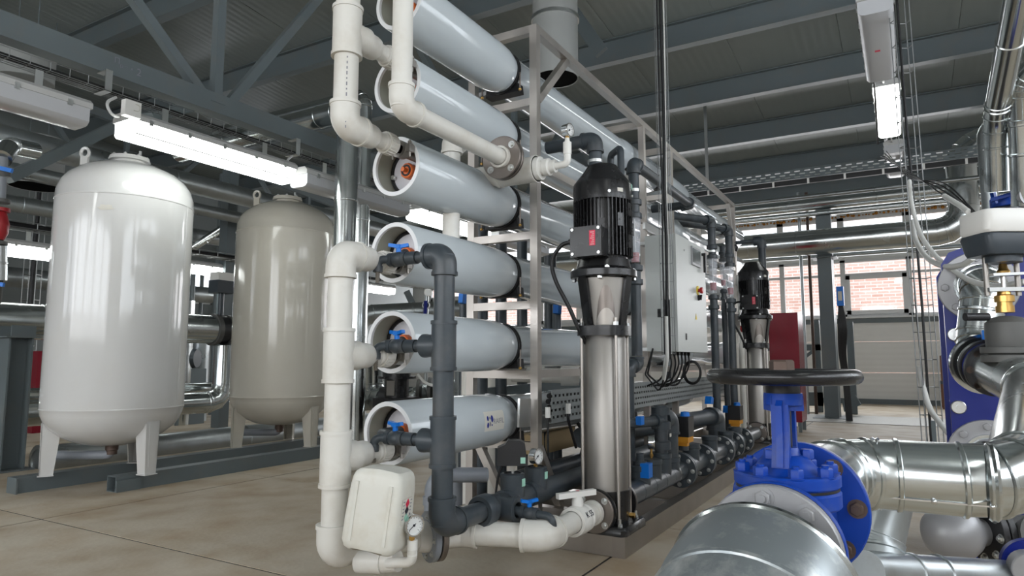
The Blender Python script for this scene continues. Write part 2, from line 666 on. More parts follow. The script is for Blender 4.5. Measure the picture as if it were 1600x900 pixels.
def wall(name, axis, pos, thick, a0, a1, z0, ztop, holes, m, zs):
    """wall of horizontal panels as parts; holes = (a, b, z0, z1)"""
    root = None
    cuts = sorted(set([a0, a1] + [q for hh in holes for q in hh[:2]]))
    for ia in range(len(cuts) - 1):
        a, b = cuts[ia], cuts[ia + 1]
        zc = sorted(set([z0, ztop] + [z for z in zs if z0 < z < ztop] + [q for hh in holes if hh[0] <= a and hh[1] >= b for q in hh[2:]]))
        for iz in range(len(zc) - 1):
            p, q = zc[iz], zc[iz + 1]
            mid = ((a + b) / 2, (p + q) / 2)
            if any(hh[0] < mid[0] < hh[1] and hh[2] < mid[1] < hh[3] for hh in holes):
                continue
            g = 0.004
            s = (pos, a, p + g), (pos + thick, b, q - g)
            if axis == 'Y':
                s = (a, pos, p + g), (b, pos + thick, q - g)
            mm = MB().bb(*s)
            if root is None:
                root = mm.build(name, m, kind='structure')
            else:
                mm.build('wall_panel', m, root)
    return root


zS, zT = at(1370, 494, X=XW).z, at(1370, 404, X=XW).z
zS2, zT2 = at(1370, 377, X=XW).z, at(1370, 336, X=XW).z
ym = at(1422, 450, X=XW).y
pit = at(1318, 450, X=XW).y - ym
bays = []
yy = ym - pit
while yy < YL - 1.3:
    bays.append((yy, yy + pit))
    yy += pit
holes = [(a, b, zS, zT) for a, b in bays] + [(a, b, zS2, zT2) for a, b in bays]
wall('wall_back', 'X', XW, 0.12, YR, YL, 0, roof_z(XW) + .1, holes, 'wall_panel', [0.6, 1.2])
MB().bb((XW - 0.012, YR, 0), (XW, YL, 0.10)).build('baseboard_back', 'grey_steel', kind='structure')
# grey rail under the sill, sill boards
MB().bb((XW - 0.05, YR, zS - 0.13), (XW, YL, zS - 0.04)).build('trim_2', 'grey_steel', kind='structure')
MB().bb((XW - 0.10, YR, zS - 0.035), (XW + .02, YL, zS)).build('trim_3', 'frame_white', kind='structure')
nwin = 0


def window(a, b, z0, z1, axis='X', pos=XW, fw=0.045, casement=False, transom=None, sgn=1):
    global nwin
    nwin += 1
    def P(al, dep, z):
        return (pos + dep * sgn, al, z) if axis == 'X' else (al, pos + dep * sgn, z)
    m = MB()
    for (p, q, r, s) in ((a, a + fw, z0, z1), (b - fw, b, z0, z1), (a, b, z0, z0 + fw), (a, b, z1 - fw, z1)):
        m.bb(P(p, -0.02, r), P(q, 0.07, s))
    if transom:
        m.bb(P(a, -0.015, transom - fw / 2), P(b, 0.065, transom + fw / 2))
    w = m.build('window_%d' % nwin, 'frame_white', kind='structure')
    MB().bb(P(a + fw * .5, 0.02, z0 + fw * .5), P(b - fw * .5, 0.026, z1 - fw * .5)).build('pane', 'glass', w)
    if casement:
        zt = transom or z1
        c = MB()
        e = 0.075
        a2, b2, c0, c1 = a + fw, b - fw, z0 + fw, zt - fw / 2
        for (p, q, r, s) in ((a2, a2 + e, c0, c1), (b2 - e, b2, c0, c1), (a2, b2, c0, c0 + e), (a2, b2, c1 - e, c1)):
            c.bb(P(p, -0.05, r), P(q, 0.0, s))
        c.build('casement', 'frame_white', w)
    return w


for n, (a, b) in enumerate(bays):
    window(a, b, zS, zT, casement=(n % 3 == 1), transom=zS + (zT - zS) * 0.74)
for n, (a, b) in enumerate(bays):
    window(a, b, zS2, zT2, fw=0.06)
# expanding foam squeezed out along the head of the strip window
fm = MB()
for i in range(90):
    yy = -2.2 + i * 0.065 + random.uniform(-.02, .02)
    r = random.uniform(.012, .035) * (1.6 if 3.1 < yy < 3.6 else 1)
    fm.ball((XW - 0.03, yy, zT2 + 0.03 + random.uniform(-.01, .012)), r, 8)
tag(fm.build('trim_4', 'foam'), kind='structure')
# brick building across the yard
MB().bb((19.0, -8, -1), (19.4, 16, 3.35)).build('wall_outside', 'brickwork', kind='structure')
MB().bb((14.95, -20, -0.3), (40, 30, -0.1)).build('floor_yard', 'floor_panel', kind='structure')

lh = [(7.3, 8.6, 1.95, 2.65), (8.9, 10.2, 1.95, 2.65), (10.5, 11.8, 1.95, 2.65)]
wall('wall_left', 'Y', YL, 0.12, XF, XW, 0, roof_z(XF) + .1, lh, 'grey_wall', [1.3])
for a, b, p, q in lh:
    window(a, b, p, q, 'Y', YL)
fh = [(YR + 1 + i * 2.2, YR + 2.9 + i * 2.2, 1.6, 3.4) for i in range(6)]
wall('wall_front', 'X', XF - .12, 0.12, YR, YL, 0, roof_z(XF) + .1, fh, 'wall_panel', [1.2])
for a, b, p, q in fh:
    window(a, b, p, q, 'X', XF, sgn=-1)
wall('wall_right', 'Y', YR - .12, 0.12, XF, XW, 0, roof_z(XF) + .1, [(-2, 1.5, 1.6, 3.2), (2, 5.5, 1.6, 3.2)], 'wall_panel', [1.2])
window(-2, 1.5, 1.6, 3.2, 'Y', YR, sgn=-1)
window(2, 5.5, 1.6, 3.2, 'Y', YR, sgn=-1)

# ================================================================== ROOF STEEL
YT = 4.1


def truss(yc, zb, hgt, wid, nodes, label, x0=-5.9, x1=14.1):
    t = thing('roof_truss', label, 'roof truss', ((x0 + x1) / 2, yc, zb))
    MB().bb((x0, yc - wid / 2, zb), (x1, yc + wid / 2, zb + hgt)).build('bottom_chord', 'grey_steel', t)
    s = 0.062
    m = MB()
    for a, b in ((x0, x1),):
        m.bar((a, yc, roof_z(a) - .34), (b, yc, roof_z(b) - .34), 0.09, 0.12)
    m.build('top_chord', 'grey_steel', t)
    for xn, kinds in nodes:
        for kd in kinds:
            q = V((xn + kd, yc, roof_z(xn + kd) - .36))
            p = V((xn + 0.10 * (1 if kd > 0 else -1 if kd < 0 else 0), yc, zb + hgt * .8))
            MB().bar(p, q, s, s, up=(0, 1, 0)).build('web_member', 'grey_steel', t)
    return t


chord_lo = at(100, 96, Y=YT).z
chord_hi = at(100, 52, Y=YT - .06).z
hn = at(337, 150, Y=YT)
pa, pb = at(322, 138, Y=YT), at(212, 0, Y=YT)
sl = (pb.x - pa.x) / (pb.z - pa.z)
dl = sl * (roof_z(hn.x) - .3 - pa.z)
pa, pb = at(372, 150, Y=YT), at(512, 5, Y=YT)
dr = (pb.x - pa.x) / (pb.z - pa.z) * (roof_z(hn.x + 1.5) - .3 - pa.z)
tr = truss(YT, chord_lo, chord_hi - chord_lo, 0.11, [(hn.x - 5, (dl, 0, dr)), (hn.x, (dl, 0, dr)), (hn.x + 4.2, (dl, 0, dr)), (hn.x + 8.4, (dl * .8, 0, dr * .8))],
           'grey steel roof truss crossing above the white tanks')
# pencilled mark on the chord
yc = YT - 0.056
for s_, u_, v_, k_ in (('П', 183, 95, .045), ('р', 190, 103, .03), ('—', 197, 104, .02), ('x', 206, 108, .03), ('2', 217, 114, .06)):
    o = at(u_, v_, Y=yc)
    text_mesh(s_, k_ * 1.1, lambda x, y, h, o=o: V((o.x + x, yc - h - .0008, o.z + y)), 'pencil_mark', 'ink_grey', tr)
ws = MB()
for i in range(1):
    ws.bb(at(330, 155, Y=yc) - V((0, .004, .008)), at(352, 166, Y=yc) + V((0, 0, .008)))
ws.build('weld_plate', 'grey_steel', tr)
truss(10.0, 2.85, 0.12, 0.11, [(-2, (-1.3, 0, 1.3)), (2, (-1.3, 0, 1.3)), (5.6, (-1.3, 0, 1.3)), (9.2, (-1.2, 0, 1.2)), (12, (-1, 0))],
      'grey steel roof truss far behind the tanks near left wall')
# braces
br = MB().bar(at(12, 278, d=5.4), at(196, 190, d=6.3), .10, .09).build('roof_brace', 'grey_steel', None,
      'slanting grey steel brace rising behind the domed top of the front tank', 'beam')
MB().bar(at(231, 184, d=4.9), at(330, 158, d=5.6), .10, .07).build('roof_brace', 'grey_steel', None,
      'short pale steel brace reaching back under truss node above the bright lamp', 'beam')
MB().bar(at(868, -20, X=5.75), at(940, 82, X=5.75), .055, .13).build('roof_brace', 'grey_steel', None,
      'grey steel brace slanting down beside the vertical ventilation duct', 'beam')

# ventilation stacks hanging from the roof, open and dark underneath
def stack(u, v, d, r, label, vtop=None):
    p = at(u, v, d=d)
    t = thing('ventilation_duct', label, 'duct', (p.x, p.y, p.z))
    zt = roof_z(p.x) - .02
    if vtop:
        zt = at(u, vtop, d=d).z
        for s in (-1, 1):
            MB().cyl((p.x, p.y + s * r * .8, zt), Z_, .006, -.02, roof_z(p.x) - zt, 8).build('hanger_rod', 'grey_steel', t)
        MB().cyl((p.x, p.y, zt), Z_, r, -.004, .0, 40).build('lid', 'duct_grey', t)
    MB().lathe(p, Z_, [(0.02, r - .012), (0, r - .006), (0, r), (zt - p.z, r), (zt - p.z, r - .012)], 40).build('casing', 'duct_grey', t)
    MB().cyl(p, Z_, r - .011, 0.004, 0.02, 32).build('mouth_shade', 'shade_black', t)  # black disc paints the shade inside the open duct mouth
    m = MB().ring(p, Z_, r, r + .012, 0.5, 0.53, 40)
    m.build('joint_band', 'zinc', t)
    return t


stack(868, 124, 5.6, 0.19, 'pale vertical duct with dark open mouth above the skid top rail')
stack(55, 292, 8.0, 0.28, 'dark open duct mouth between the left valve pipe and front tank', 215)
p = at(37, 128, d=6.5)
t = thing('hanging_drum', 'pale round hanging air drum at the upper left behind the truss chord', 'duct', p)
zt2 = at(37, 68, d=6.5).z
MB().cyl(p, Z_, .25, 0, zt2 - p.z, 36, .006).build('casing', 'duct_grey', t)
for s in (-1, 1):
    MB().cyl((p.x, p.y + s * .2, zt2), Z_, .006, 0, roof_z(p.x) - zt2, 8).build('hanger_rod', 'grey_steel', t)
# ================================================================== LAMPS
def lamp(name, x0, y, z, label, lit, L=1.27, group=None, cable=True, wdt=0.2):
    t = thing(name, label, 'lamp', (x0 + L / 2, y, z))
    prof = [(-wdt / 2, .0), (-wdt / 2, .03), (-wdt / 2 + .03, .055), (wdt / 2 - .03, .055), (wdt / 2, .03), (wdt / 2, 0)]
    MB().prism([(x0, y + a, z + b) for a, b in prof], (L, 0, 0)).build('housing', 'lamp_housing', t)
    w = wdt / 2 - .006
    pr = [(w, 0), (w, -.075), (w - .018, -.094), (w - .04, -.10), (-w + .04, -.10), (-w + .018, -.094), (-w, -.075), (-w, 0)]
    MB().prism([(x0 + .012, y + a, z + b) for a, b in pr], (L - .024, 0, 0)).build('diffuser', 'lamp_lit' if lit else 'lamp_clear', t)
    if lit:
        for s in (-1, 1):
            MB().bb((x0 + .03, y + s * (w - .004), z - .085), (x0 + L - .03, y + s * (w + .002), z - .079)).build('edge_trim', 'lamp_housing', t)
    for i in range(5):
        xx = x0 + .12 + i * (L - .24) / 4
        for s in (-1, 1):
            MB().bb((xx - .012, y + s * (w + .002), z - .014), (xx + .012, y + s * (w + .010), z + .018)).build('clip', 'zinc', t)
    for xx in (x0 + .25, x0 + L - .25):
        m = MB().bb((xx - .02, y - .03, z + .055), (xx + .02, y + .03, z + .062))
        m.bb((xx - .02, y - .03, z + .055), (xx + .02, y - .024, z + .15))
        m.build('bracket', 'zinc', t)
    MB().tube(fil([(x0 + .004, y + .02, z + .03), (x0 - .05, y + .02, z + .02), (x0 - .09, y + .03, z + .09), (x0 - .02, y + .045, z + .15)], .05), .009, 8).build('cable', 'lamp_housing', t)
    return t


LY, LZ = 4.0, 2.28
a, b = at(209, 212, Y=LY), at(470, 283, Y=LY)
x1 = a.x - .075
lamp('ceiling_lamp', x1, LY, LZ, 'bright twin tube lamp directly over the front tank, nearest lit lamp', True, L=1.27)
lamp('ceiling_lamp', at(130, 180, Y=LY).x - 1.27, LY, LZ - .02, 'unlit grey lamp at the upper left edge under wire tray', False)
lamp('ceiling_lamp', x1 + 1.36, LY, LZ, 'unlit grey lamp behind the twin vertical galvanized ducts', False)
lamp('ceiling_lamp', x1 + 2.78, LY, LZ, 'lit lamp seen between third and fourth pressure vessels', True)
lamp('ceiling_lamp', x1 + 4.2, LY, LZ, 'unlit lamp beyond the rack in the truss row', False)
p = at(28, 385, Y=7.2)
lamp('ceiling_lamp', p.x - .95, 7.2, p.z, 'lit lamp at left edge beside the red strainer', True)
p = at(320, 417, Y=7.6)
lamp('ceiling_lamp', p.x - .6, 7.6, p.z, 'lit lamp in the gap between the two white tanks', True)
p = at(570, 446, Y=7.6)
lamp('ceiling_lamp', p.x - .6, 7.6, p.z, 'small distant lit lamp below the fourth pressure vessel', True)
p = at(1391, 170, X=7.2)
lamp('ceiling_lamp', 6.55, p.y + .02, p.z, 'lit lamp beside the vertical wire ladder on right', True, wdt=.22)
p8 = at(1379, 56, X=5.4)
lamp('ceiling_lamp', p8.x - .62, p8.y + .03, p8.z, 'unlit lamp with red sticker at the top right', False, wdt=.22)
tg = MB().bb((p8.x, p8.y + .02, p8.z - .1015), (p8.x + .03, p8.y + .055, p8.z - .1005))
tg.build('sticker', 'red_label', [o for o in bpy.data.objects if o.get('label', '').startswith('unlit lamp with red')][0])
p = at(1398, 246, X=9.4)
lamp('ceiling_lamp', 8.8, p.y, p.z, 'small far unlit lamp below the lit one on right', False, wdt=.22)
for (lx, ly, lz, w_) in ((-2.5, 1.0, 3.6, 'far central'), (-0.6, -1.2, 3.6, 'near right'), (-3.5, 4.0, 2.5, 'far left'), (-1.3, 4.0, 2.5, 'near left')):
    lamp('ceiling_lamp', lx, ly, lz, w_ + ' lit ceiling lamp added behind the viewpoint, out of the picture', True, wdt=.22)  # unseen lamps, added to help light the hall

# rods that carry the lamps over the right side
m = MB()
hang = thing('lamp_rail', 'grey slotted hanging rail carrying the right hand lamps', 'rail', (7.5, p8.y, 3.2))
MB().bar((4.0, p8.y + .05, p8.z + .12), (10.2, p8.y + .05, 3.75), .04, .04).build('rail', 'grey_steel', hang)
for xx in (6.3, 8.6):
    MB().bb((xx - .01, p8.y + .04, 3.1 if xx < 6 else 3.35), (xx + .01, p8.y + .06, roof_z(xx) - .2)).build('hanger', 'zinc', hang)


# ================================================================== WIRE TRAYS, CABLES
def basket(name, p, q, side, nrm, w, h, step, label, r=0.0022, rails=3, cables=()):
    """wire basket tray from p to q, side = width direction, nrm = direction the walls rise"""
    p, q, side, nrm = V(p), V(q), V(side).normalized(), V(nrm).normalized()
    t = thing(name, label, 'cable tray', p)
    d = (q - p).normalized()
    L = (q - p).length
    m = MB()
    for s in [(-w / 2, 0), (w / 2, 0), (-w / 2, h), (w / 2, h)] + [(-w / 2 + w * (i + 1) / (rails + 1), 0) for i in range(rails)]:
        o = side * s[0] + nrm * s[1]
        m.tube([p + o, q + o], r, 6)
    m.build('wire_rail', 'wire', t)
    n = int(L / step)
    r0 = MB()
    sh = None
    for i in range(n + 1):
        c = p + d * (L * i / n)
        mm = MB().tube([c - side * w / 2 + nrm * h, c - side * w / 2, c + side * w / 2, c + side * w / 2 + nrm * h], r, 5)
        if sh is None:
            sh = mm.build('rung', 'wire', t)
            c0 = c
        else:
            o = sh.copy()
            COL.objects.link(o)
            o.location = sh.location + (c - c0)
    for (so, no, cr, cm) in cables:
        pts = []
        for i in range(13):
            c = p + d * (L * i / 12)
            pts.append(c + side * (so + random.uniform(-.006, .006)) + nrm * (no + random.uniform(0, .006)))
        MB().tube(pts, cr, 7).build('cable', cm, t)
    return t


ty = YT - .04
zt = at(100, 150, Y=ty).z
tray = basket('wire_tray', (-3, ty, LZ + .16), (9.5, ty, LZ + .16), Y_, Z_, .11, .05, .1,
              'wire basket cable tray hanging under the truss above the lamps',
              cables=((-.03, .012, .007, 'rubber'), (.0, .012, .009, 'rubber'), (.03, .014, .006, 'rubber'), (.01, .03, .006, 'rubber')))
for u_ in (160, 460):
    x = at(u_, 130, Y=ty).x
    m = MB().bb((x - .02, ty - .07, LZ + .15), (x + .02, ty - .064, chord_lo + .002))
    m.bb((x - .02, ty - .07, chord_lo - .006), (x + .02, ty + .03, chord_lo))
    m.bb((x - .02, ty - .07, LZ + .15), (x + .02, ty + .05, LZ + .156))
    m.build('hanger', 'zinc', tray)
jb = at(205, 171, Y=LY - .1)
t = thing('junction_box', 'square white junction box with a looped cable above bright lamp', 'junction box', jb)
m = MB().box(jb, (.095, .045, .095)).build('box', 'white_plastic', t)
MB().tube(fil([jb + V((.01, -.026, .03)), jb + V((.035, -.028, .03)), jb + V((.035, -.028, -.01)), jb + V((.0, -.028, -.01))], .015), .0025, 6).build('seal', 'paper', t)

# vertical wire ladder in front of the control cabinet
lx, lyy = 3.9, 1.21
ztop = roof_z(lx) - .03
zbot = zv(553, lx, lyy)
basket('wire_ladder', (lx, lyy, zbot), (lx, lyy, ztop), CR, -F0, .065, .045, .105,
       'vertical wire basket with black cables in front of the grey cabinet', rails=1, r=.0018,
       cables=((.004, .012, .010, 'rubber'), (-.014, .012, .0055, 'rubber'), (.02, .012, .004, 'conduit')))
zc0 = zv(495, lx, lyy)
cb = MB()
cv_ = V((lx, lyy, 0)) - F0 * .04 - CR * .012
pts = fil([V((cv_.x, cv_.y, zc0)), V((cv_.x, cv_.y, zbot - .03)), at(1036, 600, d=4.0), at(1040, 560, d=4.35)], .05)
tag(cb.tube(pts, .011, 8).build('flexible_conduit', 'conduit'), 'white corrugated conduit curving out below the grey cabinet', 'conduit')
for q, (du, rr) in enumerate(((4, .006), (-3, .005))):
    pts = fil([V((lx - .01, lyy - .02 * q, zc0 + .1)), V((lx - .01, lyy - .02 * q, zbot)), at(1034 + du, 608 + 6 * q, d=4.0), at(1012 - 4 * q, 585, d=4.3), at(1020, 545, d=4.5)], .06)
    MB().tube(pts, rr, 7).build('loose_cable', 'rubber', None, ('thicker' if q == 0 else 'thinner') + ' black cable looping under the grey cabinet beside white conduit', 'cable')

# vertical ladder at right
rx, ry = 4.95, None
pb = at(1449, 640, X=rx)
ry = pb.y
pt_ = at(1404, 50, X=rx)
pb_ = at(1450, 640, X=rx)
sl_ = (pt_.y - pb_.y) / (pt_.z - pb_.z)
basket('wire_ladder', (rx, pb_.y - sl_ * pb_.z, 0.0), (rx, pb_.y + sl_ * (roof_z(rx) - .03 - pb_.z), roof_z(rx) - .03), CR, -F0, .105, .05, .17,
       'tall vertical wire ladder with cables rising from floor at right', rails=0, r=.0032,
       cables=((.0, .012, .008, 'rubber'), (-.03, .012, .005, 'rubber')))
a = at(1436, 572, X=rx); 
pts = fil([a, at(1441, 600, X=rx), at(1452, 640, X=rx - .1), at(1480, 675, X=rx - .3), at(1515, 706, X=rx - .5)], .3)
MB().tube(pts, .017, 10).build('flexible_conduit', 'conduit', None, 'white corrugated conduit leaving the ladder near the floor', 'conduit')


def corrug(pts, r, label, pitch=.018):
    t = MB()
    # resample, alternate radius
    P = [V(p) for p in pts]
    out = []
    for i in range(len(P) - 1):
        n = max(1, int((P[i + 1] - P[i]).length / (pitch / 2)))
        for j in range(n):
            out.append(P[i].lerp(P[i + 1], j / n))
    out.append(P[-1])
    rs = [r if i % 2 else r * .82 for i in range(len(out))]
    t.tube(out, rs, 10)
    return t.build('flexible_conduit', 'conduit', None, label, 'conduit')


def spline(pts, n=10):
    P = [V(p) for p in pts]
    P = [P[0] * 2 - P[1]] + P + [P[-1] * 2 - P[-2]]
    out = []
    for i in range(1, len(P) - 2):
        a, b, c, d = P[i - 1:i + 3]
        for k in range(n):
            t = k / n
            out.append(0.5 * ((2 * b) + (c - a) * t + (2 * a - 5 * b + 4 * c - d) * t * t + (3 * b - a - 3 * c + d) * t ** 3))
    out.append(P[-2])
    return out


D = lambda L: [at(u, v, d=d) for u, v, d in L]
corrug(spline(D([(1421, 282, 3.6), (1425, 320, 3.5), (1438, 365, 3.3), (1462, 400, 3.05), (1492, 424, 2.8), (1520, 440, 2.6), (1560, 447, 2.4), (1604, 440, 2.2)])), .0115,
       'white corrugated conduit from ladder sweeping low to right edge')
corrug(spline(D([(1426, 345, 3.7), (1431, 375, 3.5), (1448, 402, 3.2), (1475, 416, 2.9), (1503, 414, 2.7), (1520, 403, 2.6)])), .0125,
       'white corrugated conduit from ladder ending under the actuator box')
corrug(D([(1475, 306, 3.0), (1500, 321, 2.8), (1513, 331, 2.7)]), .012, 'short white conduit stub on slack wires above the actuator')
for q in range(4):
    MB().tube(spline(D([(1376 + q * 3, 245 - 3 * q, 5.0), (1420, 268 + q * 3, 4.2), (1468 + q * 2, 301 - q * 5, 3.2), (1530, 338, 2.6)])), .0035, 6).build('slack_wire', 'rubber', None,
        ('lowest', 'second lowest', 'second highest', 'highest')[q] + ' thin slack wire running from the ladder down to actuator box', 'cable', 'slack wires to the actuator')
MB().tube(spline([at(1344, -20, d=5), at(1343, 45, d=5), at(1357, 70, d=5), at(1363, 90, d=5.2), at(1368, 160, d=6), at(1372, 225, d=6.5)]), .008, 7).build(
    'hanging_cable', 'rubber', None, 'black cable hanging beside the unlit top right lamp', 'cable')

# perforated tray across the hall under the roof
def perforated(name, p, q, nrm, up, h, label, m='galvanized_dull', nrow=4, pitch=.05, lip=.02):
    """slotted sheet tray built with real slots: longitudinal strips joined by webs"""
    p, q, nrm, up = V(p), V(q), V(nrm).normalized(), V(up).normalized()
    t = thing(name, label, 'cable tray', p)
    L = (q - p).length
    d = (q - p) / L
    m1 = MB()
    n = int(L / pitch)
    zs = [i * h / nrow for i in range(nrow + 1)]
    for i in range(nrow + 1):
        m1.bar(p + up * zs[i], q + up * zs[i], .003, h / nrow * .62, up)
    m1.bar(p + nrm * lip / 2 + up * (zs[0] - h / nrow * .3), q + nrm * lip / 2 + up * (zs[0] - h / nrow * .3), lip, .003, up)
    m1.bar(p + nrm * lip / 2 + up * (zs[-1] + h / nrow * .3), q + nrm * lip / 2 + up * (zs[-1] + h / nrow * .3), lip, .003, up)
    m1.build('sheet', m, t)
    m2 = MB()
    for i in range(n + 1):
        for j in range(nrow):
            c = p + d * (i * pitch + (pitch / 2 if j % 2 else 0)) + up * (zs[j] + h / nrow / 2)
            m2.bar(c - d * pitch * .22, c + d * pitch * .22, .003, h / nrow * .45, up)
    m2.build('web', m, t, kind='stuff')
    return t


py = at(1300, 262, X=9.2)
a, b = at(1100, 296, X=9.2), at(1500, 232, X=9.2)
pt = perforated('ceiling_tray', (9.2, a.y + 1.5, py.z - .08), (9.2, -2.5, py.z - .08), (-1, 0, 0), Z_, .11, 'long perforated metal tray across the hall under roof purlins', pitch=.12, nrow=3, m='grey_steel')
MB().bar((9.17, a.y + 1.5, py.z - .14), (9.17, -2.5, py.z - .14), .05, .06).build('cable_bundle', 'rubber', pt)
for yy in (at(1104, 260, X=9.2).y, -1.3):
    MB().bb((9.21, yy - .02, py.z - .1), (9.23, yy + .02, roof_z(9.2) - .02)).build('hanger', 'zinc', pt)
for i in range(10):
    MB().bb((9.14, 2.2 - i * .42, py.z - .175), (9.15, 2.225 - i * .42, py.z - .11)).build('cable_tie', 'white_plastic', pt)
# ================================================================== REVERSE OSMOSIS SKID
FX, FY0, FY1 = 2.957, 1.575, 2.0
VY = 1.78
VZ = [2.365, 2.0, 1.645, 1.285, .92, .56]
fr = thing('membrane_rack', 'welded stainless steel frame that carries the stack of white pressure vessels', 'frame', (5.3, 1.6, 0))
T = .042
fxs = [FX, 4.62, 5.30, 7.67]
ZTOP = 2.60
for x in fxs:
    for y in (FY0, FY1 - T):
        MB().bb((x, y, .101), (x + T, y + T, ZTOP)).build('post', 'stainless_frame', fr)
cz = [at(838, v, X=FX).z for v in (702, 592, 482, 371)]
cz = [.425, .775, 1.125, 1.48, 1.83, 2.185]
for x in fxs:
    for z in cz:
        if x in (4.62, ) and z > 1.9:
            continue
        MB().bb((x + .001, FY0 + T, z - .02), (x + T - .001, FY1 - T, z + .02)).build('cross_bar', 'stainless_frame', fr)
    MB().bb((x, FY0 + T, ZTOP - T), (x + T, FY1 - T, ZTOP)).build('cross_bar', 'stainless_frame', fr)
for y in (FY0, FY1 - T):
    for i in range(3):
        MB().bb((fxs[i] + T, y, ZTOP - T), (fxs[i + 1], y + T, ZTOP)).build('top_rail', 'stainless_frame', fr)
    for z in (.78, 1.85):
        MB().bb((FX + T, y + .006, z - .02), (fxs[1], y + T - .006, z + .02)).build('side_rail', 'stainless_frame', fr)
        MB().bb((fxs[2] + T, y + .006, z - .02), (fxs[3], y + T - .006, z + .02)).build('side_rail', 'stainless_frame', fr)
# diagonal knee brace near the top front corner and at the far end
MB().bar((FX + T, FY0 + T / 2, 2.20), (FX + .40, FY0 + T / 2, ZTOP - T), T * .9, T * .9, up=(0, 1, 0)).build('knee_brace', 'stainless_frame', fr)
MB().bar((7.67, FY0 + T / 2, 1.9), (7.45, FY0 + T / 2, ZTOP - T), T * .9, T * .9, up=(0, 1, 0)).build('knee_brace', 'stainless_frame', fr)
MB().bar((FX + T / 2, FY1 - T, .46), (FX + T / 2, FY1 - .25, .10), T * .9, T * .9, up=(1, 0, 0)).build('knee_brace', 'stainless_frame', fr)
MB().bar((FX + T, FY0 + T / 2, .42), (FX + .28, FY0 + T / 2, .09), T * .9, T * .9, up=(0, 1, 0)).build('knee_brace', 'stainless_frame', fr)
# black saddles under every vessel
for x in (FX, fxs[1], fxs[2], 7.67):
    for z in VZ:
        m = MB()
        pr = [(-.10, -.115), (.10, -.115)] + [(.115 * math.cos(a), .115 * math.sin(a)) for a in [math.radians(q) for q in range(-35, -146, -11)]]
        m.prism([(x - .012, VY + p, z + q) for p, q in pr], (.065, 0, 0))
        m.build('saddle', 'rubber', fr)

# base frame, wider than the uprights so the pumps stand on its ledge
bc = at(977, 874, Z=0)
BX0, BY0, BX1, BY1 = bc.x, bc.y, 8.3, 2.02
bs = thing('pump_skid', 'low stainless steel base frame under the pumps and rack on the floor', 'frame', (5.4, 1.5, 0))
BH, BT = .10, .06
MB().bb((BX0, BY0, 0), (BX1, BY0 + BT, BH)).build('side_beam', 'stainless_dark', bs)
MB().bb((BX0, BY1 - BT, 0), (BX1, BY1, BH)).build('side_beam', 'stainless_dark', bs)
for x in (BX0, 3.15, 3.6, 4.15, 4.6, 5.3, 6.0, 6.6, 7.5, BX1 - BT):
    MB().bb((x, BY0 + BT, 0.002), (x + BT, BY1 - BT, BH - .002)).build('cross_beam', 'stainless_dark', bs)
# uprights of the rack stand on the base
for x in fxs:
    for y in (FY0, FY1 - T):
        MB().bb((x - .03, y - .02, BH), (x + .07, y + .06, BH + .006)).build('foot_plate', 'stainless_dark', fr)

# ------------------------------------------------------------------ pressure vessels
def vessel(x0, z, L=3.22, label='', port=None, orange=True, front=True):
    t = thing('pressure_vessel', label, 'pressure vessel', (x0 + L / 2, VY, z - .125), 'white pressure vessels of the membrane rack')
    c = (x0, VY, z)
    A, B, I = .126, .110, .108
    bl = .73
    prof = [(.0, A - .002), (.003, A)] + [(bl - .02, A), (bl + .02, A - .002), (bl + .05, A - .006), (bl + .075, A - .011), (bl + .09, B)] + \
           [(L - bl - .09, B), (L - bl - .075, A - .011), (L - bl - .05, A - .006), (L - bl - .02, A - .002), (L - bl + .02, A), (L - .003, A), (L, A - .002), (L, I)]
    MB().lathe(c, X_, prof, 48).build('shell', 'vessel', t)
    MB().ring(c, X_, I - .001, A - .002, -.001, .012, 48).build('rim', 'vessel_rim', t)
    MB().lathe(c, X_, [(.0, I), (.10, I), (.10, I - .004)], 40).build('bore', 'vessel_inner', t)
    for e, s in ((x0 + .10, 1), (x0 + L - .10, -1)):
        MB().cyl((e, VY, z), X_ * s, I - .006, 0, .02, 40).build('end_plate', 'end_plate', t)
        MB().ring((e, VY, z), X_ * s, I - .016, I - .002, -.006, .0, 40).build('snap_ring', 'rubber', t)
    for a in (100, 175, 250):
        an = math.radians(a)
        p = V((x0 + .094, VY + math.sin(an) * .088, z + math.cos(an) * .088))
        MB().cyl(p, X_, .011, -.012, .004, 12, .002).build('screw', 'zinc', t)
    if orange:
        o = MB().lathe((x0 + .10, VY, z), -X_, [(0, .034), (.028, .034), (.032, .030), (.032, .0)], 10)
        op = o.build('permeate_port', 'orange', t)
        MB().ring((x0 + .068, VY, z), -X_, .017, .025, -.001, .003, 20).build('seal', 'rubber', op)
    if port is not None:
        dy, dz = port
        p = V((x0 + .1, VY + dy, z + dz))
        MB().lathe(p, -X_, [(0, .026), (.10, .026), (.135, .0245), (.135, .018)], 20).build('feed_port', 'stainless', t)
        q = p - X_ * .125
        cl = MB().ring(q, -X_, .024, .036, -.016, .020, 20)
        for s in (-1, 1):
            cl.box(q + V((0, s * .043, .0)), (.03, .022, .03))
            cl.cyl(q + V((0, s * .043, 0)), Z_, .005, -.035, .035, 8)
            cl.hexb(q + V((0, s * .043, .022)), Z_, .009, .008)
        cl.build('clamp', 'stainless', t)
    return t


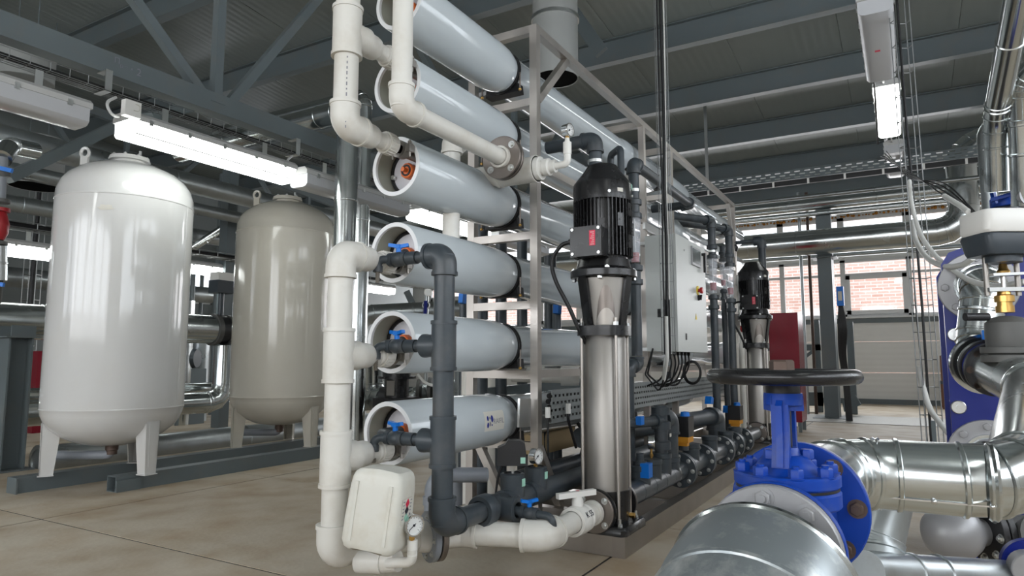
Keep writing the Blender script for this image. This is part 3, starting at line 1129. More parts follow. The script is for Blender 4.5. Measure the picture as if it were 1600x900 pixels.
vl = ['topmost', 'second from top', 'third from top', 'fourth from top', 'fifth from top', 'lowest']
ex = [', its head hidden by a white pipe', ', crossed by a white elbow', ', open head with orange plug fully visible', ', beside the dark elbow', ', with blue tap before its head', ', carrying the maker sticker']
VS = []
ports = [(-.055, .06), (-.055, .055), (-.05, .055), (-.05, -.06), (-.05, -.055), (-.05, -.05)]
for i, z in enumerate(VZ):
    v = vessel(2.10 - (.0, .0, .0, .0, .008, .018)[i], z, 3.22, vl[i] + ' front pressure vessel of the rack' + ex[i], ports[i])
    if i == 2:
        MB().cyl((2.168, VY, z), -X_, .010, 0, .024, 6).build('plug', 'orange', v)
    VS.append(v)
    # retaining strap with tightening screw
    m = MB().ring((2.925, VY, z), X_, .110, .117, 0, .010, 40)
    m.ring((2.925, VY, z), X_, .110, .117, .017, .027, 40)
    m.build('strap', 'rubber', v)
    for s in (-1, 1):
        MB().cyl((2.938, VY + s * .117, z), Z_, .0045, -.122, -.02, 8).build('strap_screw', 'flange_steel', v)
        MB().ball((2.938, VY + s * .117, z - .112), .009, 10).build('strap_nut', 'brass', v)
for i, z in enumerate(VZ):
    v = vessel(5.36, z, 3.22, vl[i] + ' rear pressure vessel, behind the grey cabinet end of rack', None, False)
# sticker on the lowest vessel
v6 = VS[5]
zc = VZ[5]
sc0 = at(771, 657, Y=VY - .118)


def on_v6(x, y, h):
    a = (y + .0) / .126
    z0 = math.asin(max(-1, min(1, (sc0.z - zc) / .126)))
    an = z0 + a
    r = .1262 + h
    return V((sc0.x + x, VY - math.cos(an) * r, zc + math.sin(an) * r))


m = MB()
n = 8
vs = [on_v6(x, y, .0004) for y in [(-.045 + .09 * i / n) for i in range(n + 1)] for x in (-.085, .085)]
m.add(vs, [(2 * i, 2 * i + 1, 2 * i + 3, 2 * i + 2) for i in range(n)])
m.build('sticker', 'paper', v6)
text_mesh('RAIFIL', .034, lambda x, y, h: on_v6(x + .034, y - .004, .001 + h * .2), 'lettering', 'ink_grey', v6)
for k, (px_, py_, rx_, ry_, cm) in enumerate(((-.062, .013, .009, .013, 'ink_blue'), (-.062, -.017, .010, .014, 'ink_blue'), (-.042, .014, .007, .007, 'ink_grey'), (-.042, -.012, .008, .012, 'ink_grey'),
                                            (-.022, .010, .012, .018, 'ink_blue'), (-.024, -.018, .006, .005, 'ink_blue'))):
    vs = [on_v6(px_ * .9 - .004 + rx_ * .85 * math.cos(q * PI / 8), py_ + ry_ * .9 * math.sin(q * PI / 8), .0012) for q in range(16)]
    MB().add(vs, [tuple(range(16))]).build('logo_petal', cm, v6)

# ------------------------------------------------------------------ PVC piping helpers
def sock(m, c, ax, r, L, lip=.004):
    m.lathe(c, ax, [(0, r), (L - .006, r), (L - .006, r + lip), (L, r + lip), (L, r - .006)], 28)


def elbow(parent, a, b, c, r, L=.07, mt='pvc_white', name='elbow'):
    """fat socket elbow at corner b from a to c"""
    a, b, c = V(a), V(b), V(c)
    d1, d2 = (a - b).normalized(), (c - b).normalized()
    m = MB()
    p = fil([b + d1 * L, b, b + d2 * L], min(L * .8, r * 1.25), 8)
    m.tube(p, r, 28)
    m.ring(b + d1 * (L - .012), d1, r - .004, r + .0035, 0, .013, 28)
    m.ring(b + d2 * (L - .012), d2, r - .004, r + .0035, 0, .013, 28)
    return m.build(name, mt, parent)


def tee(parent, c, run, br, r, L=.085, Lb=.08, mt='pvc_white', rb=None):
    c, run, br = V(c), V(run).normalized(), V(br).normalized()
    rb = rb or r
    m = MB().tube([c - run * L, c + run * L], r, 28)
    m.ring(c + run * (L - .012), run, r - .004, r + .0035, 0, .013, 28)
    m.ring(c - run * (L - .012), -run, r - .004, r + .0035, 0, .013, 28)
    m.lathe(c, br, [(0, rb * .95), (Lb * .75, rb * .95), (Lb * .85, rb), (Lb, rb), (Lb, rb - .01)], 28)
    return m.build('tee', mt, parent)


def branch_to_port(parent, x0, y, z, xend, r=.047):
    """white union between riser tee and the vessel port, running along X"""
    L = xend - x0
    m = MB().lathe((x0, y, z), X_, [(0, r), (L * .28, r), (L * .36, r * .94), (L * .42, r * .72), (L * .62, r * .70), (L * .64, r * .80), (L * .72, r * .80)], 28)
    m.build('reducer', 'pvc_white', parent)
    n = MB()
    n.lathe((x0 + L * .70, y, z), X_, [(0, r * .62), (0, r * .92), (L * .24, r * .92), (L * .28, r * .84), (L * .28, r * .5)], 28)
    for k in range(22):
        an = 2 * PI * k / 22
        cc = V((x0 + L * .82, y + math.cos(an) * r * .92, z + math.sin(an) * r * .92))
        n.box(cc, (L * .2, .004, .004), Matrix.Rotation(an, 3, 'X'))
    n.build('union_nut', 'pvc_white', parent)


RX, RY, RR, FR = 1.745, 1.722, .0445, .0535
# lower feed riser
rb = thing('feed_riser', 'tall white PVC riser feeding the three lower pressure vessels, with bottom elbow', 'pipe', (RX, RY, .13))
zb = [VZ[3] - .06, VZ[4] - .055, VZ[5] - .05]
z_el = zv(865, RX, RY)
MB().tube([(RX, RY, zb[0] - .05), (RX, RY, z_el + .05)], RR, 28).build('pipe', 'pvc_white', rb)
elbow(rb, (RX, RY, 0), (RX, RY, zb[0]), (RX + 1, RY, zb[0]), FR, .085)
tee(rb, (RX, RY, zb[1]), Z_, X_, FR, .095, .09)
tee(rb, (RX, RY, zb[2]), Z_, X_, FR, .095, .09)
for z in zb:
    branch_to_port(rb, RX + .085, VY - .05 if 0 else RY + .004, z, 2.02)
fl0 = at(672, 838, Z=.195)
el1 = at(850, 838, Z=.195)
ZB = .195
elbow(rb, (RX, RY, 1), (RX, RY, ZB), (RX + 1, RY, ZB), FR + .004, .095)
# lengthwise pipe from riser bottom to the grey flange
p0, p1 = V((RX + .08, RY, ZB)), V((fl0.x, fl0.y, ZB))
dd = (p1 - p0).normalized()
MB().tube([p0, p1], RR, 28).build('pipe', 'pvc_white', rb)
MB().tube([p0 + dd * .05, p0 + dd * .16], FR, 28).build('coupling', 'pvc_white', rb)
g1 = p0 + dd * .12
# gauge branch: small white elbow and pressure gauge in front of the pipe
def gauge(parent, c, face, r=.033, stem=.035, mt='chrome'):
    """dial gauge: case, bezel, dial, needle; c = case centre, face = viewing direction of dial"""
    f, s, u = V(face).normalized(), None, None
    c = V(c)
    cs = MB().lathe(c, f, [(-.016, 0), (-.018, r * .8), (-.014, r), (.012, r), (.014, r * 1.06), (.018, r * 1.04), (.018, r * .9), (.010, r * .88)], 28).build('gauge_case', mt, parent)
    MB().cyl(c, f, r * .9, .006, .0105, 28).build('dial', 'dial', cs)
    up = (Z_ - f * Z_.dot(f)).normalized()
    rt = up.cross(f)
    m = MB()
    for k in range(13):
        an = math.radians(225 - 270 * k / 12)
        d = rt * math.cos(an) + up * math.sin(an)
        m.bar(c + f * .011 + d * r * (.62 if k % 3 == 0 else .7), c + f * .011 + d * r * .8, .0013, .0006, f)
    m.build('scale_marks', 'ink', cs, kind='stuff')
    an = math.radians(215)
    d = rt * math.cos(an) + up * math.sin(an)
    m = MB().bar(c + f * .0125 - d * r * .25, c + f * .0125 + d * r * .7, .0022, .001, f)
    m.cyl(c, f, .004, .011, .014, 10)
    m.build('needle', 'ink', cs)
    m = MB().cyl(c - Z_ * (r + stem), Z_, .006, 0, stem + .004, 12)
    m.cyl(c - Z_ * (r + stem * .8), Z_, .010, 0, .014, 6)
    m.build('stem', 'brass', parent)


gz = at(645, 868, d=2.28)
wf = thing('gauge_branch', 'white bottom branch with small pressure gauge in front of jug', 'pipe', (gz.x, gz.y, .1))
gb = V((p0 + dd * .10))
q1 = V((gb.x - .02, gb.y - .05, gz.z + .012))
mm = MB().tube(fil([at(560, 876, d=2.33), at(600, 878, d=2.3), at(622, 876, d=2.28)], .02), [.040] * 2 + [.036] * (len(fil([at(560, 876, d=2.33), at(600, 878, d=2.3), at(622, 876, d=2.28)], .02)) - 2), 24)
mm.build('reducer', 'pvc_white', wf)
pts = fil([at(606, 880, d=2.26), at(644, 878, d=2.2), at(644, 858, d=2.2) ], .026)
MB().tube(pts, .0165, 18).build('small_elbow', 'pvc_white', wf)
ge = at(644, 868, d=2.2)
MB().lathe(ge, Z_, [(0, .0145), (.0, .017), (.05, .017), (.052, .013), (.052, 0)], 20).build('adapter', 'pvc_white_clean', wf)
gc = at(644, 820, d=2.2)
gauge(wf, gc, -F0 * .75 + CR * .66, .034, .016)

# grey flange pair and cross pipe to the pump
bp = thing('pump_feed_pipe', 'white PVC pipe along floor from grey flange to first pump with handled valve', 'pipe', ((fl0.x + el1.x) / 2, (fl0.y + el1.y) / 2, .14))
MB().cyl(p1, dd, .092, -.012, .012, 40, .003).build('flange', 'pvc_grey', bp)
MB().cyl(p1, dd, .088, .012, .018, 40).build('gasket', 'rubber', bp)
MB().cyl(p1, dd, .092, .018, .040, 40, .003).build('flange', 'flange_steel', bp)
bolts(bp, p1, -dd, .072, 8, .008, off=.012)
MB().lathe(p1, -dd, [(.012, .056), (.02, .056), (.055, .050), (.055, .04)], 28).build('stub', 'pvc_white', bp)
pe = V((p1.x, p1.y, ZB)) + dd * .12
e1 = V((el1.x, el1.y, ZB))
pf = at(931, 800, Z=ZB)
pf = V((pf.x, e1.y - .0, ZB))
PX, PY = pf.x + .145, pf.y
MB().tube([p1 + dd * .03, pe], RR, 28).build('pipe', 'pvc_white', bp)
elbow(bp, p1, pe, e1, FR, .07)
MB().tube([pe, e1], RR, 28).build('pipe', 'pvc_white', bp)
elbow(bp, pe, e1, e1 + X_, FR + .004, .085)
MB().tube([e1 + X_ * .05, V((pf.x - .03, e1.y, ZB))], RR * .96, 28).build('pipe', 'pvc_white', bp)
vc = V((pf.x - .17, e1.y, ZB))
MB().lathe(vc, X_, [(-.055, .045), (-.055, .058), (-.045, .058), (-.04, .053), (-.02, .060), (.02, .060), (.04, .053), (.045, .058), (.055, .058), (.055, .045)], 32).build('valve_body', 'pvc_white_clean', bp)
hm = MB().lathe(vc, Z_, [(.05, .024), (.078, .024), (.09, .019), (.112, .019)], 20)
hm.bar(vc + V((-.085, .05, .103)), vc + V((.062, -.05, .108)), .026, .022)
hm.build('lever_handle', 'white_plastic', bp)
MB().cyl(vc + Z_ * .112, Z_, .008, .003, .006, 12).build('red_cap', 'red_plastic', bp)
def on_valve(x, y, h):
    an = math.radians(28) + y / .06
    r = .0606 + h
    return vc + V((x + .005, -math.cos(an) * r, math.sin(an) * r))
text_mesh('K 55', .034, on_valve, 'marking', 'ink', bp)
m = MB().ring(pf - X_ * .03, X_, .04, .053, -.012, .014, 28)
m.build('stub_end', 'pvc_white', bp)

# ------------------------------------------------------------------ upper white risers
ru = thing('feed_riser', 'upper white PVC riser with tee and bottom elbow into third vessel', 'pipe', (RX, RY + .006, VZ[2]))
ut = [VZ[2] + .055, VZ[1] + .055, VZ[0] + .06]
MB().tube([(RX, RY, ut[0] + .04), (RX, RY, ut[2] + .0)], RR, 28).build('pipe', 'pvc_white', ru)
elbow(ru, (RX, RY, 9), (RX, RY, ut[0]), (9, RY, ut[0]), FR, .085)
tee(ru, (RX, RY, ut[1]), Z_, X_, FR, .095, .09)
elbow(ru, (RX, RY, 0), (RX, RY, ut[2]), (9, RY, ut[2]), FR, .085)
for z in ut:
    branch_to_port(ru, RX + .085, RY + .004, z, 2.02)
# printed line on the riser pipe
zz = zv(150, RX, RY)
for k in range(14):
    a0 = -2.0
    MB().box(V((RX, RY, zz + .13 - k * .02)) + (CR * .3 - F0 * .954).normalized() * (RR + .0004), (.004, .001, random.choice((.006, .01, .013))), Matrix.Rotation(-.95, 3, 'Z')).build('print_mark', 'ink_grey', ru)

# large white pipe with flange
P0 = at(627, 168, d=2.42)
Xf = at(783, 241, Y=P0.y).x
rc = thing('collector_pipe', 'white PVC pipe dropping from above and turning to a bolted steel flange', 'pipe', (P0.x, P0.y, P0.z))
cr, cf = .0375, .0455
MB().tube([P0, V((P0.x, P0.y, 2.95))], cr, 28).build('pipe', 'pvc_white', rc)
elbow(rc, P0 + Z_, P0, P0 + X_, cf, .085)
MB().tube([P0 + X_ * .04, V((Xf - .0, P0.y, P0.z))], cr, 28).build('pipe', 'pvc_white', rc)
F1 = V((Xf, P0.y, P0.z))
MB().lathe(F1, X_, [(-.02, .04), (-.02, .05), (0, .05)], 28).build('collar', 'pvc_white', rc)
MB().cyl(F1, X_, .098, -.002, .014, 40, .002).build('flange', 'flange_steel', rc)
MB().cyl(F1, X_, .094, .014, .022, 40).build('gasket', 'rubber', rc)
MB().cyl(F1, X_, .098, .022, .038, 40, .002).build('flange', 'flange_steel', rc)
bolts(rc, F1, -X_, .075, 4, .012, off=.002, a0=.75)
bolts(rc, F1, X_, .075, 4, .012, off=.038, a0=.75)
TC = F1 + X_ * .165 - Z_ * .025
uT = TC
wt = thing('collector_tee', 'white tee and reducer with small gauge in front of the frame post', 'pipe', TC)
m = MB().lathe(F1, X_, [(.038, .045), (.05, .052), (.06, .050), (.16, .050)], 28)
m.tube([TC + Y_ * .11, TC - Y_ * .095], .060, 28)
m.ring(TC - Y_ * .095, Y_, .045, .064, 0, .014, 28)
m.ring(TC + Y_ * .10, Y_, .045, .064, 0, .014, 28)
m.build('tee', 'pvc_white', wt)
MB().lathe(TC, -Y_, [(.085, .054), (.118, .054), (.122, .036), (.13, .034), (.135, .040), (.16, .040), (.165, .03), (.19, .030), (.192, .018)], 24).build('reducer', 'pvc_white_clean', wt)
ee = TC - Y_ * .25
MB().tube(fil([TC - Y_ * .18, ee, ee + Z_ * .05], .022), .0165, 18).build('small_elbow', 'pvc_white_clean', wt)
MB().lathe(ee + Z_ * .045, Z_, [(0, .013), (0, .019), (.055, .019), (.057, .012), (.075, .010), (.075, 0)], 18).build('adapter', 'pvc_white_clean', wt)
gauge(wt, ee + Z_ * .155, -F0 * .62 + CR * .78, .030, .012)
YE = 2.12
ec = V((TC.x, YE, TC.z))
MB().tube([TC + Y_ * .06, ec], .052, 28).build('pipe', 'pvc_white', wt)
elbow(wt, TC, ec, ec + Z_, FR, .08)
vp = at(706, 250, d=3.15)
w2 = thing('drop_pipe', 'short white PVC elbow dropping behind the third pressure vessel', 'pipe', vp)
vt = vp + Z_ * .10
MB().tube([vp - Z_ * .45, vt], .040, 24).build('pipe', 'pvc_white', w2)
elbow(w2, vp - Z_, vt, vt + (F0 + CR * .6) , .048, .07)
m = MB()
# ------------------------------------------------------------------ dark permeate riser
DX, DY = 1.955, 1.42
dk = thing('permeate_riser', 'dark grey PVC riser standing before the vessel heads', 'pipe', (DX, DY, .29))
dz = [zv(398, DX, DY), zv(540, DX, DY), zv(690, DX, DY)]
DZB = zv(821, DX, DY)
DR, DF = .0375, .0445
MB().tube([(DX, DY, dz[0]), (DX, DY, DZB)], DR, 28).build('pipe', 'pvc_dark', dk)
elbow(dk, (DX, DY, 0), (DX, DY, dz[0]), (DX, DY + 1, dz[0]), DF, .075, 'pvc_dark')
tee(dk, (DX, DY, dz[1]), Z_, Y_, DF, .088, .088, 'pvc_dark', rb=.043)
tee(dk, (DX, DY, dz[2]), Z_, Y_, DF, .088, .088, 'pvc_dark', rb=.043)
elbow(dk, (DX, DY, 9), (DX, DY, DZB), (9, DY, DZB), DF + .002, .095, 'pvc_dark')


def ball_valve(parent, c, ax, r=.024, L=.05, hs=1.0, rot=0.0, mt='pvc_dark', hc='blue_handle'):
    c, ax = V(c), V(ax).normalized()
    b = MB().lathe(c, ax, [(-L, r * .7), (-L, r), (-L * .55, r), (-L * .5, r * .85), (-L * .3, r * 1.05), (L * .3, r * 1.05), (L * .5, r * .85), (L * .55, r), (L, r), (L, r * .7)], 20).build('valve_body', mt, parent)
    h = MB().cyl(c, Z_, .010 * hs, r * .9, r * 1.0 + .018 * hs, 12)
    d = Matrix.Rotation(rot, 3, 'Z') @ ax
    k = c + Z_ * (r + .022 * hs)
    h.bar(k - d * .038 * hs + Z_ * .006 * hs, k - d * .005, .016 * hs, .013 * hs)
    h.bar(k - d * .006, k + d * .038 * hs + Z_ * .006 * hs, .016 * hs, .013 * hs)
    h.box(k, (.022 * hs, .022 * hs, .014 * hs))
    h.build('valve_handle', hc, parent)


for i, z in enumerate(dz):
    vz = VZ[3 + i]
    ex_ = DX - .012
    nm = ('upper', 'middle', 'lowest')[i]
    s = thing('sample_valve', nm + ' dark sampling tap with blue handle and hose barb before vessel head', 'valve', (ex_, 1.62, z))
    m = MB().tube([(DX, DY + .06, z), (DX, 1.60, z)], .019, 18)
    m.ring((DX, DY + .072, z), Y_, .018, .024, 0, .02, 18)
    m.lathe((DX, 1.545, z), Y_, [(0, .017), (0, .024), (.045, .024), (.045, .017)], 18)
    m.build('pipe', 'pvc_dark', s)
    yv = 1.655
    ball_valve(s, (DX, 1.635, z), Y_, .026, .042, 1.0, .5 if i == 0 else -.25)
    m = MB().tube(fil([(DX, 1.66, z), (DX - .035, 1.705, z), (DX - .035, 1.705, z - .045)], .022), .0155, 16)
    m.ring((DX - .035, 1.705, z - .045), Z_, .01, .0185, -.004, .02, 16)
    m.build('small_elbow', 'pvc_dark', s)
    m = MB()
    for k in range(5):
        m.lathe((DX - .035, 1.705, z - .05 - k * .008), -Z_, [(0, .0065), (0, .0095), (.008, .0065)], 12)
    m.build('hose_barb', 'stainless', s)
    # dark line from the orange permeate port
    w = thing('permeate_branch', nm + ' dark pipe stub joining orange port to the riser branch', 'pipe', (DX + .1, 1.72, z))
    MB().tube(fil([(2.19, VY, vz), (DX + .065, VY - .02, z), (DX + .03, 1.66, z)], .04), .0235, 18).build('pipe', 'pvc_dark', w)

# dark header along the floor under the rack
hd = thing('permeate_header', 'long dark PVC header running back under the rack from riser foot', 'pipe', (3.2, DY, DZB - .05))
xs = [at(u, v, Y=DY).x for u, v in ((760, 800), (795, 785), (825, 770))]
HX1 = 4.6
MB().tube([(DX + .08, DY, DZB), (xs[0], DY, DZB)], DR, 28).build('pipe', 'pvc_dark', hd)
MB().lathe((xs[0] - .05, DY, DZB), X_, [(0, .04), (0, .056), (.012, .060), (.055, .060), (.06, .055), (.10, .050), (.13, .0455)], 32).build('union', 'pvc_dark', hd)
MB().tube([(xs[0] + .05, DY, DZB), (HX1, DY, DZB)], .045, 28).build('pipe', 'pvc_dark', hd)
for k, x in enumerate((xs[0] + .20, xs[0] + .40)):
    mm = MB().tube([(x - .08, DY, DZB), (x + .08, DY, DZB)], .052, 28)
    mm.lathe((x, DY, DZB), Z_, [(0, .05), (.105, .05), (.108, .046), (.108, .0)], 28)
    mm.build('tee', 'pvc_dark', hd)
    MB().ring((x, DY, DZB + .108), Z_, .030, .036, 0, .003, 24).build('seal', 'rubber', hd)
    MB().box((x + .0, DY - .0515, DZB + .075), (.026, .002, .03)).build('mint_label', 'mint', hd)
xt = xs[0] + .20
sw = thing('pressure_switch', 'black plastic pressure switch on a dark pipe tee inside the frame', 'switch', (xt, DY, DZB + .11))
b0 = V((xt, DY, DZB + .142))
m = MB()
pr = [(-.062, 0), (.062, 0), (.05, .09), (.03, .10), (-.02, .10), (-.03, .085), (-.062, .07)]
uu = (CR * -1)
m.prism([b0 + CR * p + Z_ * q - F0 * .035 for p, q in pr], F0 * .07)
m.build('body', 'black_cast', sw)
m = MB().cyl((xt, DY, DZB + .108), Z_, .007, 0, .04, 10)
m.cyl((xt, DY, DZB + .118), Z_, .014, 0, .025, 6)
m.build('stem', 'zinc', sw)
MB().box(b0 + CR * .042 + Z_ * .022 - F0 * .0355, (.02, .002, .024), Matrix.Rotation(math.atan2(CR.y, CR.x), 3, 'Z')).build('mint_label', 'mint', sw)
MB().tube(spline([b0 - CR * .04 + Z_ * .0, b0 - CR * .06 - Z_ * .05, b0 - CR * .075 - Z_ * .16, b0 - CR * .1 - Z_ * .25]), .005, 8).build('cable', 'rubber', sw)
gg = thing('pressure_gauge', 'silver pressure gauge on dark pipe tee beside the frame post', 'gauge', (xs[0] + .40, DY, DZB + .11))
gauge(gg, (xs[0] + .40, DY, DZB + .152), -F0 * .6 + CR * .8, .034, .016)
# sampling tap on the header
sx = xs[0] + .07
st = thing('drain_valve', 'dark drain tap with blue handle and down-turned barb above white elbow', 'valve', (sx, DY - .13, DZB))
mm = MB().lathe((sx, DY, DZB - .005), -Y_, [(0, .047), (.085, .047), (.09, .05), (.10, .05), (.10, .03), (.09, .03)], 26)
mm.build('reducer', 'pvc_dark', st)
MB().tube([(sx, DY - .08, DZB - .005), (sx, DY - .13, DZB - .01)], .018, 16).build('pipe', 'pvc_dark', st)
ball_valve(st, (sx, DY - .150, DZB - .01), -Y_, .023, .038, .9, .9)
MB().tube(fil([(sx, DY - .18, DZB - .01), (sx + .0, DY - .245, DZB - .012), (sx + .01, DY - .25, DZB - .075)], .025), .0145, 14).build('small_elbow', 'pvc_dark', st)
m = MB()
for k in range(5):
    m.lathe((sx + .011, DY - .25, DZB - .075 - k * .008), -Z_, [(0, .0065), (0, .0095), (.008, .0065)], 12)
m.build('hose_barb', 'stainless', st)

# grey elbow pipe behind the riser
gp = thing('drain_elbow', 'light grey plastic elbow pipe behind dark riser foot', 'pipe', at(690, 760, d=3.2))
pts = fil([at(674, 800, d=3.2), at(676, 742, d=3.2), at(760, 742, d=3.3)], .07)
MB().tube(pts, .036, 22).build('pipe', 'pvc_grey', gp)
MB().ring(at(674, 785, d=3.2), Z_, .034, .041, -.01, .03, 22).build('collar', 'pvc_grey', gp)
gp2 = at(712, 760, d=3.5)
MB().tube([(gp2.x, gp2.y, 0), (gp2.x, gp2.y, at(712, 742, d=3.5).z)], .036, 20).build('drain_pipe', 'pvc_grey', None, 'upright light grey drain pipe standing behind dark riser foot', 'pipe')
# vertical dark pipes behind the vessels
for k, (u, rr, top) in enumerate(((752, .040, 300), (783, .036, 372), (816, .036, 372))):
    q = at(u, 490, X=3.55 + .0 * k)
    q = at(u, 490, Y=2.14 + .05 * k)
    MB().tube([(q.x, q.y, 0), (q.x, q.y, zv(top, q.x, q.y))], rr, 22).build('upright_pipe', 'pvc_dark', None,
        ('left', 'middle', 'right')[k] + ' one of three dark upright pipes behind the vessels between front posts', 'pipe', 'dark uprights behind the vessels')
for k, u in enumerate((860, 1040)):
    q = at(u, 490, Y=2.2)
    MB().tube([(q.x, q.y, 0), (q.x, q.y, 1.6)], .045, 22).build('upright_pipe', 'pvc_dark', None,
        'dark upright pipe seen behind the vessels ' + ('left of the first pump' if k == 0 else 'near the grey cabinet'), 'pipe')
# white horizontal pipe behind frame at knee height
wp = thing('brine_pipe', 'white PVC pipe with coupling passing behind the frame post and pump', 'pipe', at(880, 590, d=3.5))
a, b = at(745, 578, d=3.9), at(905, 588, d=3.45)
a, b = at(800, 585, Y=2.06), at(905, 588, Y=1.68)
MB().tube([a, b], .045, 24).build('pipe', 'pvc_white', wp)
d_ = (b - a).normalized()
MB().tube([at(876, 588, Y=1.78), b], .056, 24).build('coupling', 'pvc_white', wp)
for u, lbl in ((735, 'left'), (775, 'right')):
    q = at(u, 610, Y=2.3)
    MB().tube([(q.x, q.y, 0), (q.x, q.y, .84)], .055, 24).build('white_upright', 'pvc_white', None, lbl + ' short white upright pipe seen between the lower cross bars', 'pipe')
# steel channel and perforated tray along the skid
ch = at(745, 615, Y=2.12)
MB().bar(at(722, 620, Y=2.35), at(905, 600, Y=1.9), .05, .075).build('steel_channel', 'grey_steel', None, 'grey steel channel lying behind frame above the lowest vessel', 'beam')
tz = at(870, 640, Y=1.52).z
pt2 = perforated('perforated_tray', (FX + .06, 1.53, tz - .055), (7.2, 1.53, tz - .055), (0, 1, 0), Z_, .14, 'perforated metal cable tray along the skid beside lowest vessel', pitch=.045, nrow=4, m='tray_grey')
for k in range(5):
    MB().tube([(FX + .08, 1.555 + .006 * (k % 2), tz - .045 + k * .028), (7.1, 1.555 + .006 * (k % 2), tz - .045 + k * .028)], .0135, 8).build('cable', 'rubber', pt2)  # dark tubes added inside the tray to give its slots their shade
sp = at(819, 645, Y=1.60)
m = MB().box(sp, (.11, .012, .135), Matrix.Rotation(.06, 3, 'Y'))
m.build('splice_plate', 'zinc', pt2)
for k, (u, v) in enumerate(((856, 646), (888, 640))):
    q = at(u, v, Y=1.50)
    g = thing('cable_gland', ('left' if k == 0 else 'right') + ' white cable gland under perforated tray left of the pump', 'cable gland', q)
    MB().cyl(q - Z_ * .02, Z_, .014, 0, .050, 6).build('nut', 'white_plastic', g)
    MB().tube(spline([q, q - Z_ * .05, q - Z_ * .12 + X_ * .04 * k, q - Z_ * .2 + X_ * .09 * k]), .0055 if k == 0 else .008, 8).build('cable', 'rubber', g)

# ------------------------------------------------------------------ jug
jd = 2.2
jt = thing('plastic_jug', 'cloudy white plastic jug leaning upside on the white bottom pipes', 'jug', at(592, 862, d=jd))
jc = at(594, 796, d=jd + .02)
R3 = Matrix((CR, F0, Z_)).transposed() @ Matrix.Rotation(math.radians(7), 3, 'Y') @ Matrix.Rotation(math.radians(-14), 3, 'Z')
w, dp, hh = .096, .075, .125
m = MB()
rings = []
prof = [(-hh, .80), (-hh + .008, .92), (-hh + .03, 1.0), (-hh * .2, 1.0), (hh * .6, .96), (hh - .02, .92), (hh - .006, .86), (hh, .76)]
vs, fs = [], []
N = 32
for z, s in prof:
    for k in range(N):
        an = 2 * PI * k / N
        cx, cy = math.cos(an), math.sin(an)
        e = .28
        x = math.copysign(abs(cx) ** e, cx) * w * s
        y = math.copysign(abs(cy) ** e, cy) * dp * s
        zz_ = z
        if z < -hh + .001 and abs(x) < .04:
            zz_ += .018
        if z > hh - .03:
            zz_ += .022 * (1 - (x / w - .1) ** 2) * (1 if z > hh - .001 else .8) * .6
        vs.append(jc + R3 @ V((x, y, zz_)))
for i in range(len(prof) - 1):
    for k in range(N):
        fs.append((i * N + k, i * N + (k + 1) % N, (i + 1) * N + (k + 1) % N, (i + 1) * N + k))
fs.append(tuple(range(N - 1, -1, -1)))
fs.append(tuple(range((len(prof) - 1) * N, len(prof) * N)))
m.add(vs, fs).build('body', 'jug_plastic', jt)
m = MB()
for s in (-1, 1):
    m.box(jc + R3 @ V((s * w * .62, -dp * .985, .0)), (.01, .006, hh * 1.5), R3)
m.build('moulded_rib', 'jug_plastic', jt)
lb = jc + R3 @ V((w * 1.003, -.012, .012))
LB = MB().box(lb, (.002, .072, .085), R3)
LB.build('sticker', 'paper', jt)
for k, (dy, dz_, cm) in enumerate(((0, .026, 'red_label'), (0, .004, 'ink'), (.0, -.018, 'mint'))):
    q = jc + R3 @ V((w * 1.003 + .0015, -.012 + dy, .012 + dz_))
    MB().box(q, (.001, .022, .022), R3 @ Matrix.Rotation(PI / 4, 3, 'X')).build('hazard_mark', cm, jt)
m = MB()
for k in range(6):
    q = jc + R3 @ V((w * 1.003 + .0012, -.04, .046 - k * .011))
    m.box(q, (.0008, .013, .003), R3)
    q = jc + R3 @ V((w * 1.003 + .0012, .017, .046 - k * .011))
    m.box(q, (.0008, .011, .003), R3)
m.build('print_lines', 'ink_grey', jt, kind='stuff')
